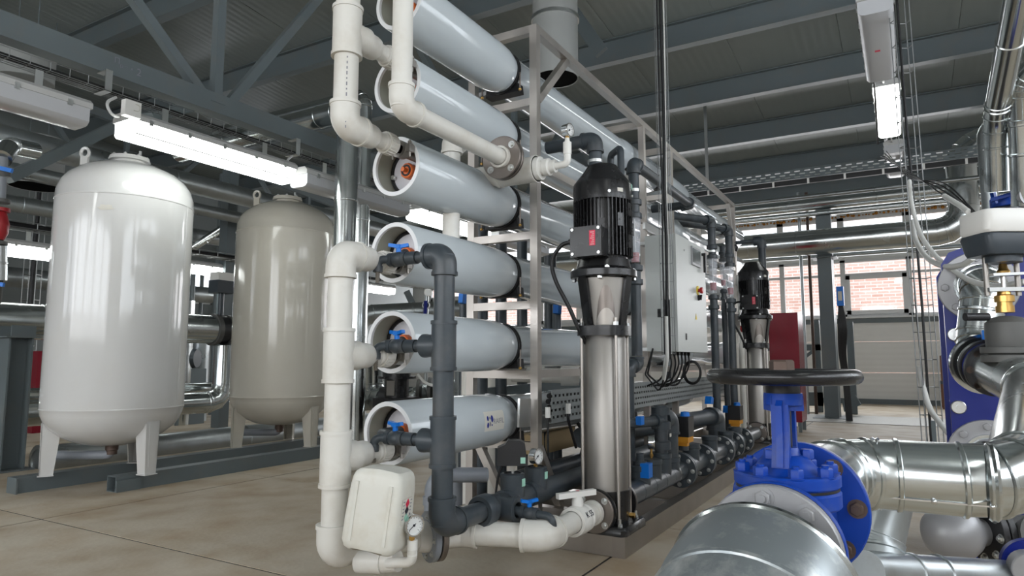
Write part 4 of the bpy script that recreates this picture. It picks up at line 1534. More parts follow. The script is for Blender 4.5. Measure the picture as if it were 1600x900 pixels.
# ================================================================== VERTICAL MULTISTAGE PUMPS
def pump(PX, PY, label):
    zz = {k: zv(v, PX, PY) for k, v in dict(top=262, cov=316, fin=404, mf=424, mf2=436, st=510, hd=525, sl=762).items()}
    t = thing('vertical_pump', label, 'pump', (PX, PY, BH), 'vertical multistage pumps on the skid')
    o = (PX, PY, 0)
    zp = ZB
    # foot
    MB().add(*foot(PX, PY, BH, .036)).build('base_plate', 'black_paint', t)
    for sx in (-1, 1):
        for sy in (-1, 1):
            b_ = MB().hexb((PX + sx * .10, PY + sy * .10, BH + .036), Z_, .011, .010)
            b_.cyl((PX + sx * .10, PY + sy * .10, BH + .03), Z_, .006, 0, .035, 8)
            b_.build('anchor_bolt', 'zinc', t)
    MB().lathe(o, Z_, [(BH + .03, .102), (zz['sl'] - .045, .106), (zz['sl'] - .02, .109), (zz['sl'], .109), (zz['sl'], .09)], 40).build('pump_base', 'black_paint', t)
    for s in (-1, 1):
        m = MB().lathe((PX, PY, zp), X_ * s, [(.08, .062), (.118, .062), (.118, .094), (.128, .096), (.138, .092), (.138, .05)], 36)
        m.build('port_flange', 'black_paint', t)
        MB().cyl((PX + s * .139, PY, zp), X_ * s, .090, 0, .014, 36, .002).build('steel_flange', 'flange_steel', t)
        bolts(t, (PX, PY, zp), X_ * s, .072, 4, .011, off=.152, a0=PI / 4)
    # drain plug
    dq = (-CF.x * .4 + CR.x * .9, -CF.y * .4 + CR.y * .9, 0)
    MB().cyl((PX, PY, zz['sl'] - .11), V(dq), .012, .10, .128, 6).build('drain_plug', 'brass', t)
    # stainless sleeve and tie rods
    MB().lathe(o, Z_, [(zz['sl'], .0985), (zz['hd'] - .012, .0985), (zz['hd'] - .006, .094), (zz['hd'], .094)], 44).build('sleeve', 'stainless', t)
    for k in range(4):
        an = math.radians(48 + 90 * k)
        p = V((PX + math.cos(an) * .116, PY + math.sin(an) * .116, 0))
        MB().cyl(p, Z_, .0075, BH + .04, zz['st'] + .035, 12).build('tie_rod', 'stainless_frame', t)
        MB().lathe(p, Z_, [(zz['st'] - .002, 0), (zz['st'] - .002, .013), (zz['st'] + .016, .013), (zz['st'] + .016, 0)], 6).build('nut', 'zinc', t)
    m = MB()
    vs = []
    for z in (zz['hd'], zz['st']):
        for k in range(32):
            an = 2 * PI * k / 32 + math.radians(30)
            r = .116 + .016 * abs(math.cos(2 * (an - math.radians(48)))) ** 3
            vs.append((PX + math.cos(an) * r, PY + math.sin(an) * r, z))
    m.add(vs, [tuple(range(31, -1, -1)), tuple(range(32, 64))] + [(k, (k + 1) % 32, 32 + (k + 1) % 32, 32 + k) for k in range(32)])
    m.build('pump_head', 'black_paint', t)
    # motor stool: four tapered ribs with guards
    hs, ht = zz['st'], zz['mf2']
    for k in range(4):
        an = math.radians((155, 262, 335, 75)[k])
        d = V((math.cos(an), math.sin(an), 0))
        s = V((-d.y, d.x, 0))
        m = MB()
        w0, w1 = .026, .036
        pr = [V((PX, PY, hs)) + d * .100, V((PX, PY, hs)) + d * .082, V((PX, PY, ht)) + d * .105, V((PX, PY, ht)) + d * .135]
        m.prism([p - s * w0 for p in pr], s * (2 * w0))
        m.build('stool_leg', 'black_paint', t)
    dg = math.radians(57)
    for k in range(2):
        a0 = math.radians(12 + 180) + 0 if k else math.radians(12)
        vs, fs = [], []
        for i in range(13):
            an = math.radians(158 + 100 * i / 12 if k == 0 else -22 + 94 * i / 12)
            for (z, r) in ((hs + .004, .093), (ht - .004, .122)):
                vs.append((PX + math.cos(an) * r, PY + math.sin(an) * r, z))
        for i in range(12):
            fs.append((2 * i, 2 * i + 2, 2 * i + 3, 2 * i + 1))
        MB().add(vs, fs).build('coupling_guard', 'stainless', t)
    # arched bright cover on the guard
    am = math.radians(207)
    vs, fs = [], []
    n = 14
    for i in range(n + 1):
        q = -1 + 2 * i / n
        an = am + q * .46
        h_ = (1 - abs(q) ** 2.3) * (ht - hs) * .80
        for r, z in ((.0975 + .016 * (1 - q * q), hs + .003), (.0975 + (.027 * h_ / (ht - hs)) + .001, hs + .003 + h_)):
            vs.append((PX + math.cos(an) * r, PY + math.sin(an) * r, z))
    for i in range(n):
        fs.append((2 * i, 2 * i + 2, 2 * i + 3, 2 * i + 1))
    MB().add(vs, fs).build('arched_cover', 'flange_steel', t)
    vs, fs = [], []
    for i in range(n + 1):
        q = -1 + 2 * i / n
        an = am + q * .47
        h_ = (1 - abs(q) ** 2) * (ht - hs) * .34
        for r, z in ((.1005 + .018 * (1 - q * q), hs + .002), (.1005 + .016 * (1 - q * q) + .02 * h_ / (ht - hs) * 1.3, hs + .002 + h_)):
            vs.append((PX + math.cos(an) * r, PY + math.sin(an) * r, z))
    for i in range(n):
        fs.append((2 * i, 2 * i + 2, 2 * i + 3, 2 * i + 1))
    MB().add(vs, fs).build('arched_lip', 'stainless_frame', t)
    # motor
    MB().lathe(o, Z_, [(ht, .10), (ht, .150), (ht + .005, .155), (zz['mf'] - .004, .155), (zz['mf'], .150), (zz['mf'] + .012, .128), (zz['fin'] - .01, .120), (zz['fin'] - .01, 0)], 44).build('motor_flange', 'black_paint', t)
    bolts(t, (PX, PY, 0), Z_, .139, 4, .011, off=zz['mf'], a0=.5)
    for k in range(4):
        an = math.radians(77 + 90 * k + 28)
        MB().hexb((PX + math.cos(an) * .139, PY + math.sin(an) * .139, ht), -Z_, .011, .012).build('under_bolt', 'zinc', t)
    MB().lathe(o, Z_, [(zz['fin'] - .012, .0), (zz['fin'] - .012, .112), (zz['fin'] + .01, .116), (zz['cov'] + .01, .116), (zz['cov'] + .01, 0)], 44).build('motor_body', 'black_paint', t)
    m = MB()
    for k in range(44):
        an = 2 * PI * k / 44
        d = V((math.cos(an), math.sin(an), 0))
        m.bar(V((PX, PY, zz['fin'])) + d * .1245, V((PX, PY, zz['cov'] + .006)) + d * .1245, .0035, .027, d)
    m.build('cooling_fins', 'black_paint', t, kind='stuff')
    for k, (a, h) in enumerate(((200, .5), (236, .6), (262, .25), (262, .8), (300, .5))):
        an = math.radians(a)
        d = V((math.cos(an), math.sin(an), 0))
        zc_ = zz['fin'] + (zz['cov'] - zz['fin']) * h
        m = MB().box(V((PX, PY, zc_)) + d * .134, (.018, .028, .06), Matrix.Rotation(an, 3, 'Z'))
        m.cyl(V((PX, PY, zc_)) + d * .142, d, .006, 0, .003, 10)
        m.build('mounting_pad', 'black_paint', t)
    hc = zz['top'] - zz['cov']
    MB().lathe(o, Z_, [(zz['cov'] - .004, .120), (zz['cov'] - .006, .137), (zz['cov'] + hc * .44, .138), (zz['cov'] + hc * .50, .134), (zz['cov'] + hc * .9, .082), (zz['cov'] + hc * 1.02, .070), (zz['cov'] + hc * 1.02, 0)], 44).build('fan_cover', 'black_paint', t)
    for a in (215, 285):
        an = math.radians(a)
        d = V((math.cos(an), math.sin(an), 0))
        MB().cyl(V((PX, PY, zz['cov'] + .02)) + d * .137, d, .007, 0, .006, 10).build('cover_screw', 'zinc', t)
    an = math.radians(238)
    d = V((math.cos(an), math.sin(an), 0))
    MB().box(V((PX, PY, zz['cov'] + .03)) + d * .1383, (.002, .03, .018), Matrix.Rotation(an, 3, 'Z')).build('label_plate', 'paper', t)
    an = math.radians(285)
    d = V((math.cos(an), math.sin(an), 0))
    MB().box(V((PX, PY, zz['cov'] + .062)) + d * .1383, (.002, .022, .026), Matrix.Rotation(an, 3, 'Z')).build('mint_label', 'mint', t)
    # terminal box
    zt0, zt1 = zv(402, PX - .16, PY), zv(356, PX - .16, PY)
    zt0, zt1 = min(zt0, zt1), max(zt0, zt1)
    bx = MB()
    x0, x1 = PX - .205, PX - .10
    y0, y1 = PY - .075, PY + .075
    bx.bb((x0 + .012, y0 + .004, zt0 + .004), (x1, y1 - .004, zt1 - .004))
    bx.bb((x0, y0, zt0), (x0 + .016, y1, zt1))
    tb = bx.build('terminal_box', 'black_paint', t)
    for y in (y0 + .012, y1 - .012):
        for z in (zt0 + .012, zt1 - .012):
            MB().cyl((x0, y, z), -X_, .007, -.001, .005, 10).build('box_screw', 'zinc', tb)
    zl = (zt0 + zt1) / 2 + .012
    MB().bb((x0 - .0012, y0 + .028, zl - .034), (x0, y0 + .056, zl + .034)).build('red_label', 'red_label', tb)
    m = MB()
    for k in range(7):
        m.bb((x0 - .0018, y0 + .033, zl - .03 + k * .009), (x0 - .001, y0 + .051 - .004 * (k % 3), zl - .027 + k * .009))
    m.build('label_print', 'paper', tb, kind='stuff')
    g = V((x0 + .05, y1 + .0, zl - .0))
    gm = MB().cyl(g, Y_, .016, -.005, .012, 6)
    gm.cyl(g, Y_, .013, .012, .028, 14)
    gm.cyl(g + Z_ * .04 - Y_ * .0, Y_, .012, -.005, .014, 6)
    gm.build('gland', 'black_cast', tb)
    # power cable hanging round the stool
    MB().tube(spline([g + Y_ * .02, g + Y_ * .07 - Z_ * .015, g + Y_ * .115 - Z_ * .08, g + Y_ * .10 - Z_ * .17, g + Y_ * .04 - Z_ * .30 + X_ * .02, g + Y_ * .0 - Z_ * .42 + X_ * .06, g - Y_ * .02 - Z_ * .5 + X_ * .14, g - Y_ * .04 - Z_ * .52 + X_ * .26]), .0095, 10).build('power_cable', 'rubber', t)
    return t


def foot(x, y, z, h):
    a = .138
    c = .02
    p = [(-a + c, -a), (a - c, -a), (a, -a + c), (a, a - c), (a - c, a), (-a + c, a), (-a, a - c), (-a, -a + c)]
    vs = [(x + q[0], y + q[1], z) for q in p] + [(x + q[0], y + q[1], z + h * .7) for q in p] + [(x + q[0] * .95, y + q[1] * .95, z + h) for q in p]
    fs = [tuple(range(7, -1, -1)), tuple(range(16, 24))]
    for b in (0, 8):
        fs += [(b + i, b + (i + 1) % 8, b + 8 + (i + 1) % 8, b + 8 + i) for i in range(8)]
    return vs, fs


pump1 = pump(PX, PY, 'large black motored stainless pump in the middle foreground, with red label')
p2 = at(1182, 560, Y=PY + .0)
pump2 = dup(pump1, (p2.x, PY, BH), 'smaller looking distant black motored pump beyond the flow meters')
PX2 = p2.x

# ------------------------------------------------------------------ pump discharge and small lines
dp = thing('discharge_pipe', 'dark pipe with elbow rising behind the first pump motor', 'pipe', (PX + .3, PY + .1, 1.2))
q = at(930, 235, Y=PY + .14)
top = V((q.x, q.y, zv(218, q.x, q.y)))
b_ = V((q.x, q.y, .9))
e_ = V((q.x, q.y + .28, top.z))
MB().tube([b_, top], .034, 22).build('pipe', 'pvc_dark', dp)
elbow(dp, b_, top, e_, .042, .07, 'pvc_dark')
MB().tube([top, e_], .034, 22).build('pipe', 'pvc_dark', dp)
MB().ring((q.x, q.y, zv(253, q.x, q.y)), Z_, .034, .040, -.008, .008, 24).build('pipe_clamp', 'zinc', dp)
q = at(954, 250, Y=PY + .16)
r_ = at(970, 252, Y=PY + .06)
zt_ = zv(243, q.x, q.y)
MB().tube(fil([(q.x, q.y, .1), (q.x, q.y, zt_), (r_.x, r_.y, zt_), (r_.x, r_.y, .1)], .03), .019, 16).build('return_bend', 'pvc_dark', None,
    'small dark return bend of pipe behind the first pump motor', 'pipe')


def flowmeter(u, Y, vtop, vc0, vc1, vbot, r, label, redv):
    """rotameter: dark unions round a clear cone with a red float"""
    p = at(u, (vc0 + vc1) / 2, Y=Y)
    x, y = p.x, p.y
    Z = lambda v: zv(v, x, y)
    t = thing('flow_meter', label, 'flow meter', (x, y, Z(vbot)))
    zt, c0, c1, zb_ = Z(vtop), Z(vc0), Z(vc1), Z(vbot)
    m = MB().tube([(x, y, c0 + r * .6), (x, y, zt)], r, 22)
    for z in (c0 + .02, c0 + .02 + r * 2.6):
        m.lathe((x, y, z), Z_, [(0, r), (0, r * 1.42), (r * .9, r * 1.42), (r * 1.1, r * 1.2), (r * 1.1, r)], 22)
    m.build('upper_union', 'pvc_dark', t)
    m = MB().tube([(x, y, zb_), (x, y, c1 - r * .4)], r, 22)
    for z in (c1 - .02, c1 - .02 - r * 2.6):
        m.lathe((x, y, z), -Z_, [(0, r), (0, r * 1.42), (r * .9, r * 1.42), (r * 1.1, r * 1.2), (r * 1.1, r)], 22)
    m.build('lower_union', 'pvc_dark', t)
    MB().lathe((x, y, 0), Z_, [(c1, r * .86), (c0 + .02, r * 1.22), (c0 + .02, r * 1.12), (c1, r * .76)], 26, closed=True).build('clear_cone', 'clear_plastic', t)
    zr0, zr1 = Z(redv + (vc1 - vc0) * .09), Z(redv - (vc1 - vc0) * .14)
    MB().lathe((x, y, 0), Z_, [(zr0, 0), (zr0, r * .72), (zr1, r * .80), (zr1, 0)], 22).build('float', 'red_plastic', t)
    MB().cyl((x, y, 0), Z_, .0035, c1, c0 + .02, 8).build('guide_rod', 'zinc', t)
    MB().ring((x, y, Z(vtop + (vc0 - vtop) * .35)), Z_, r, r + .005, -.008, .008, 22).build('pipe_clamp', 'zinc', t)
    return t, x, y, zt, zb_


f1, fx, fy, fzt, fzb = flowmeter(992, PY + .13, 272, 347, 410, 556, .031, 'large clear flow meter with red float right beside first pump', 404)
lp = thing('permeate_line', 'long dark pipe running back from the tall flow meter top', 'pipe', (fx + .5, fy, fzt))
tp = V((fx, fy, zv(255, fx, fy)))
lx1 = 4.95
elbow(lp, (fx, fy, 0), tp, tp + X_, .040, .065, 'pvc_dark')
MB().tube([tp, (lx1, fy, tp.z)], .031, 22).build('pipe', 'pvc_dark', lp)
elbow(lp, tp, (lx1, fy, tp.z), (lx1, fy + 1, tp.z), .040, .07, 'pvc_dark')
MB().tube([(lx1, fy, tp.z), (lx1, fy + .3, tp.z)], .031, 22).build('pipe', 'pvc_dark', lp)
lo = thing('lower_line', 'dark elbow pipe going down to floor header beside the first pump', 'pipe', (fx, fy, .4))
z5 = zv(566, fx, fy)
q = V((fx - .06, fy + .02, 0))
elbow(lo, (fx, fy, z5 - .0), (fx - .0, fy, z5 - .02), (fx - .2, fy + .05, z5 - .02), .038, .05, 'pvc_dark')
ql = V((fx - .09, fy + .022, z5 - .02))
elbow(lo, (fx, fy, z5 - .02), ql, ql - Z_, .040, .06, 'pvc_dark')
MB().tube([ql, (ql.x, ql.y, .3)], .032, 22).build('pipe', 'pvc_dark', lo)

fm2 = flowmeter(1114, PY + .2, 385, 408, 458, 668, .033, 'second clear flow meter, leftmost of the three beyond the grey cabinet', 449)
fm3 = flowmeter(1130, PY + .26, 385, 412, 450, 690, .026, 'narrow middle flow meter of the three beyond the grey cabinet', 443)
fm4 = flowmeter(1141, PY + .17, 390, 420, 464, 660, .033, 'third clear flow meter, nearest the distant black pump', 456)
for n_, (fmx, u0, v0, u1, v1) in enumerate(((fm2, 1114, 345, 1060, 340), (fm4, 1141, 358, 1128, 352))):
    _, x, y, zt, zb_ = fmx
    tz_ = zv(v0, x, y)
    t = thing('meter_inlet', ('left' if n_ == 0 else 'right') + ' dark elbow feeding a flow meter beyond the grey cabinet', 'pipe', (x, y, tz_))
    elbow(t, (x, y, 0), (x, y, tz_), (x - 1, y + .6, tz_), .042, .065, 'pvc_dark')
    MB().tube([(x, y, zt - .01), (x, y, tz_ - .03)], .034, 20).build('pipe', 'pvc_dark', t)
    MB().tube([(x, y, tz_), (x - .65, y + .39, tz_)], .033, 20).build('pipe', 'pvc_dark', t)

# ------------------------------------------------------------------ control cabinet
CX0, CX1, CY0, CY1, CZ0, CZ1 = 4.379, 5.13, 1.285, 1.50, .905, 1.69
cb = thing('control_cabinet', 'light grey steel control cabinet with touch screen mounted on the skid', 'electrical cabinet', ((CX0 + CX1) / 2, (CY0 + CY1) / 2, CZ0), None)
MB().bb((CX0, CY0 + .022, CZ0), (CX1, CY1, CZ1)).build('body', 'cabinet_grey', cb)
MB().bb((CX0 - .004, CY0, CZ0 - .002), (CX1 + .004, CY0 + .018, CZ1 + .002)).build('door', 'cabinet_grey', cb)
W3 = lambda u, v: at(u, v, Y=CY0)
a, b = W3(1079, 384), W3(1093, 419)
s_ = MB().bb((a.x, CY0 - .012, b.z), (b.x, CY0, a.z)).build('screen_bezel', 'silver_paint', cb)
MB().bb((a.x + .012, CY0 - .014, b.z + .018), (b.x - .012, CY0 - .011, a.z - .015)).build('screen', 'screen', s_)
a = W3(1068, 391)
MB().cyl(a, -Y_, .007, 0, .008, 12).build('lock', 'chrome', cb)
a, b = W3(1096.5, 396), W3(1094.5, 425)
hh_ = MB().bb((a.x - .014, CY0 - .03, b.z), (a.x + .014, CY0 - .012, a.z))
hh_.bb((a.x - .012, CY0 - .02, a.z - .02), (a.x + .012, CY0, a.z + .0))
hh_.build('handle', 'black_cast', cb)
a = W3(1090, 454)
MB().cyl(a, -Y_, .034, 0, .006, 20).build('emergency_ring', 'yellow', cb)
MB().lathe(a, -Y_, [(.006, .012), (.02, .012), (.02, .022), (.035, .024), (.04, .018), (.04, 0)], 20).build('emergency_stop', 'red_plastic', cb)
a = W3(1091, 465)
m = MB().cyl(a, -Y_, .022, 0, .01, 20)
m.box(a - Y_ * .018, (.010, .02, .04), Matrix.Rotation(.6, 3, 'Y'))
m.build('rotary_switch', 'black_cast', cb)
a = W3(1087.5, 495)
MB().prism([a + V((-.022, -.001, -.02)), a + V((.022, -.001, -.02)), a + V((0, -.001, .024))], (0, -.001, 0)).build('warning_triangle', 'yellow', cb)
a = W3(1072, 526)
MB().bb((a.x - .008, CY0 - .006, a.z - .022), (a.x + .008, CY0, a.z + .022)).build('key_slot', 'black_cast', cb)
# ventilation slots and joint on the side facing us
for u in (1030.5, 1043.5):
    a = at(u, 489, X=CX0)
    MB().bb((CX0 - .003, a.y - .013, a.z - .028), (CX0 + .001, a.y + .013, a.z + .028)).build('side_slot', 'rubber', cb)
for z in (.92, 1.66):
    MB().bb((CX0 + .1, CY1, z - .01), (CX1 - .1, FY0, z + .012)).build('bracket', 'zinc', cb)
MB().bb((CX0 + .18, FY0 - .02, 1.78), (CX1 + .2, FY0 - .001, 1.83)).build('mounting_rail', 'zinc', None, 'short zinc rail on rack posts above the grey cabinet', 'rail')
# glands and cables under the cabinet
gl = MB()
for i in range(7):
    gp_ = V((CX0 + .08 + i * .09, (CY0 + CY1) / 2, CZ0))
    cx = random.uniform(-.06, .06)
    m = MB().cyl(gp_, -Z_, .012, 0, .025, 6)
    m.tube(spline([gp_ - Z_ * .02, gp_ + V((cx * .3, .0, -.10)), gp_ + V((cx * .6, .05, -.19 - .02 * (i % 3))), gp_ + V((cx, .15, -.24)), gp_ + V((cx, .22, -.30))]), .006, 7)
    m.build('hanging_cable', 'rubber', None, ('first', 'second', 'third', 'middle', 'fifth', 'sixth', 'last')[i] + ' of seven black cables under the grey cabinet, counted from its near end', 'cable', 'cables under the grey cabinet')
cl = at(1082, 582, d=5.0)
m = MB()
for k in range(3):
    pts = [cl + CR * (.055 + .006 * k) * math.cos(a_) + Z_ * (.075 + .006 * k) * math.sin(a_) + F0 * .006 * k for a_ in [2 * PI * i / 28 for i in range(28)]]
    m.tube(pts, .005, 6, closed=True)
m.build('cable_coil', 'rubber', None, 'coiled black cable hanging under the grey cabinet', 'cable')

# ------------------------------------------------------------------ dark valve manifold behind the first pump
def flange_pair(t, c, ax=X_, r=.102, n=8):
    MB().cyl(c, ax, r, -.024, -.003, 32, .002).build('flange', 'pvc_dark', t)
    MB().cyl(c, ax, r, .003, .024, 32, .002).build('flange', 'pvc_dark', t)
    bolts(t, c, -V(ax), r * .8, n, .010, off=.024)


mh = thing('feed_manifold', 'dark floor manifold with bolted flanges running from pump to pump', 'pipe', (4.5, PY, ZB - .05))
HZ = ZB
xe = PX2 - .2
MB().tube([(PX + .15, PY, HZ), (xe, PY, HZ)], .056, 26).build('pipe', 'pvc_dark', mh)
fl_u = [1062, 1094, 1126, 1143, 1158]
fx_ = [at(u, 700, Y=PY).x for u in fl_u]
for x in fx_:
    if x < xe - .05:
        flange_pair(mh, V((x, PY, HZ)))
tees = [1000, 1018, 1034, 1047, 1080, 1110, 1135, 1150]
tx = [at(u, 720, Y=PY).x for u in tees]
for i, x in enumerate(tx):
    if x > xe - .1:
        continue
    h_ = (.12, .13, .14, .10, .13, .13, .12, .12)[i]
    m = MB().tube([(x - .075, PY, HZ), (x + .075, PY, HZ)], .057, 26)
    m.lathe((x, PY, HZ), Z_, [(0, .052), (h_ - .03, .052), (h_ - .025, .056), (h_, .056), (h_, 0)], 26)
    m.build('tee', 'pvc_dark', mh)
for x in ((tx[2] + tx[3]) / 2, (tx[4] + tx[5]) / 2):
    MB().ring((x + .1, PY, HZ), X_, .05, .057, 0, .018, 26).build('clamp', 'zinc', mh)
# things standing on the tees
bv = thing('dosing_valve', 'blue handled dark valve on first manifold tee right of the pump', 'valve', (tx[0], PY, HZ + .12))
m = MB().cyl((tx[0], PY, HZ + .12), Z_, .035, -.005, .02, 20)
m.cyl((tx[0], PY, HZ + .12), Z_, .02, .02, .06, 16)
m.build('body', 'pvc_dark', bv)
MB().box((tx[0] - .02, PY - .04, HZ + .10), (.06, .045, .07)).build('handle', 'blue_handle', bv)
g2 = thing('pressure_gauge', 'silver pressure gauge on manifold between blue handle and dark union', 'gauge', (tx[1], PY, HZ + .13))
gauge(g2, (tx[1], PY, HZ + .215), -F0 * .2 + CR * 1.0, .038, .045)
un = thing('manifold_riser', 'dark union riser with bends over the manifold behind pump gauge', 'pipe', (tx[2], PY, HZ + .14))
m = MB().tube([(tx[2], PY, HZ + .13), (tx[2], PY, HZ + .40)], .036, 22)
for z in (.16, .27, .35):
    m.lathe((tx[2], PY, HZ + z), Z_, [(0, .036), (0, .052), (.04, .052), (.045, .045), (.045, .036)], 22)
m.build('union', 'pvc_dark', un)
MB().box((tx[2] - .0, PY - .053, HZ + .24), (.03, .002, .018)).build('tag_label', 'paper', un)
elbow(un, (tx[3], PY, HZ), (tx[3], PY, HZ + .32), (tx[3] - 1, PY + .2, HZ + .32), .056, .09, 'pvc_dark')
MB().tube([(tx[3], PY, HZ + .1), (tx[3], PY, HZ + .25)], .048, 22).build('pipe', 'pvc_dark', un)
q = at(975, 655, Y=PY + .1)
el = thing('bypass_bend', 'small dark bend coming from behind pump sleeve at mid height', 'pipe', q)
q2 = V((tx[2], PY, 0))
zq = zv(657, q2.x, q2.y)
MB().tube([(q.x, q.y, zq), (q2.x, q2.y, zq)], .028, 20).build('pipe', 'pvc_dark', el)
elbow(el, (q.x, q.y, zq), (q2.x, q2.y, zq), (q2.x, q2.y, 0), .036, .06, 'pvc_dark')
MB().tube([(q2.x, q2.y, zq), (q2.x, q2.y, HZ + .03)], .030, 20).build('pipe', 'pvc_dark', el)
MB().box(at(1000, 657, Y=PY + .04), (.05, .03, .045)).build('valve_knob', 'blue_handle', el)
# upper header turning down
uh = thing('upper_header', 'thick dark pipe behind the manifold bending down beside the amber actuators', 'pipe', at(1060, 650, d=5))
pa, pb = at(1010, 652, Y=PY + .32), at(1118, 650, Y=PY + .12)
pa.z = pb.z = zv(650, pb.x, pb.y)
pa = V((pb.x - 1.9, pb.y + .3, pb.z))
MB().tube([pa, pb], .058, 24).build('pipe', 'pvc_dark', uh)
elbow(uh, pa, pb, pb - Z_, .072, .11, 'pvc_dark')
MB().tube([pb, (pb.x, pb.y, HZ)], .058, 24).build('pipe', 'pvc_dark', uh)


def actuator(x, y, z, label, w=.12):
    t = thing('valve_actuator', label, 'actuator', (x, y, z))
    MB().tube([(x, y, z), (x, y, z + .05)], .03, 16).build('stem', 'pvc_dark', t)
    m = MB().box((x, y, z + .068), (w, .09, .035))
    m.box((x - w * .2, y, z + .045), (w * .4, .07, .03))
    m.build('amber_body', 'amber', t)
    m = MB().box((x, y, z + .145), (w * 1.0, .10, .12))
    m.build('black_cover', 'black_cast', t)
    MB().lathe((x + w * .1, y - .01, z + .2), Z_, [(0, .03), (.03, .025), (.034, .0)], 16).build('blue_knob', 'blue_handle', t)
    return t


actuator(at(1068, 690, Y=PY).x, PY, zv(693, at(1068, 690, Y=PY).x, PY) - .04, 'nearest black and amber valve actuator on the floor manifold')
q = at(1150, 660, Y=PY + .1)
actuator(q.x, q.y, q.z - .06, 'far black and amber valve actuator next to distant pump', .14)
for k, (u, v, s) in enumerate(((1140, 640, 'left'), (1113, 626, 'small'))):
    q = at(u, v, Y=PY + .16)
    MB().prism([q + V((-.05, 0, -.025)), q + V((.03, 0, -.03)), q + V((.05, 0, .02)), q + V((-.02, 0, .035))], (0, .05, 0)).build('blue_lever', 'blue_handle', None,
        s + ' blue valve lever above the floor manifold near distant pump', 'valve handle')
# white pipework beside the flow meters
for k, (u, v0, v1, r) in enumerate(((1136, 510, 600, .03), (1147, 520, 590, .045), (1160, 430, 600, .03))):
    q = at(u, 560, Y=PY + .28)
    zz0 = zv(v0, q.x, q.y)
    m = MB().tube([(q.x, q.y, .0), (q.x, q.y, zz0)], r, 20)
    m.lathe((q.x, q.y, zz0 - .1), Z_, [(0, r), (0, r * 1.3), (.08, r * 1.3), (.08, r)], 20)
    m.build('white_upright', 'pvc_white', None, ('thin left', 'thick middle', 'tall right')[k] + ' white upright pipe between flow meters and distant pump', 'pipe')
q = at(1151, 500, Y=PY + .2)
wv = thing('steel_valve', 'small stainless ball valve with blue and red handles near distant pump', 'valve', q)
MB().box(q, (.10, .08, .11)).build('body', 'stainless', wv)
MB().box(q + V((-.02, -.05, .015)), (.03, .02, .06)).build('handle', 'blue_handle', wv)
q = at(1160, 512, Y=PY + .2)
MB().box(q, (.05, .03, .07), Matrix.Rotation(.5, 3, 'Y')).build('handle', 'red_plastic', wv)
# discharge elbow over the second pump
q = at(1190, 378, Y=PY + .1)
d2 = thing('discharge_pipe', 'dark pipe with elbow over the distant pump motor', 'pipe', q)
tp2 = V((q.x, q.y, zv(376, q.x, q.y)))
elbow(d2, tp2 - Z_, tp2, tp2 + Y_, .05, .08, 'pvc_dark')
MB().tube([tp2, tp2 - Z_ * .38], .040, 20).build('pipe', 'pvc_dark', d2)
MB().tube([tp2, tp2 + Y_ * .36], .022, 16).build('pipe', 'pvc_dark', d2)
m = MB().ball(tp2 + V((0, .3, -.06)), .05, 14)
m.build('air_vent', 'black_cast', d2)
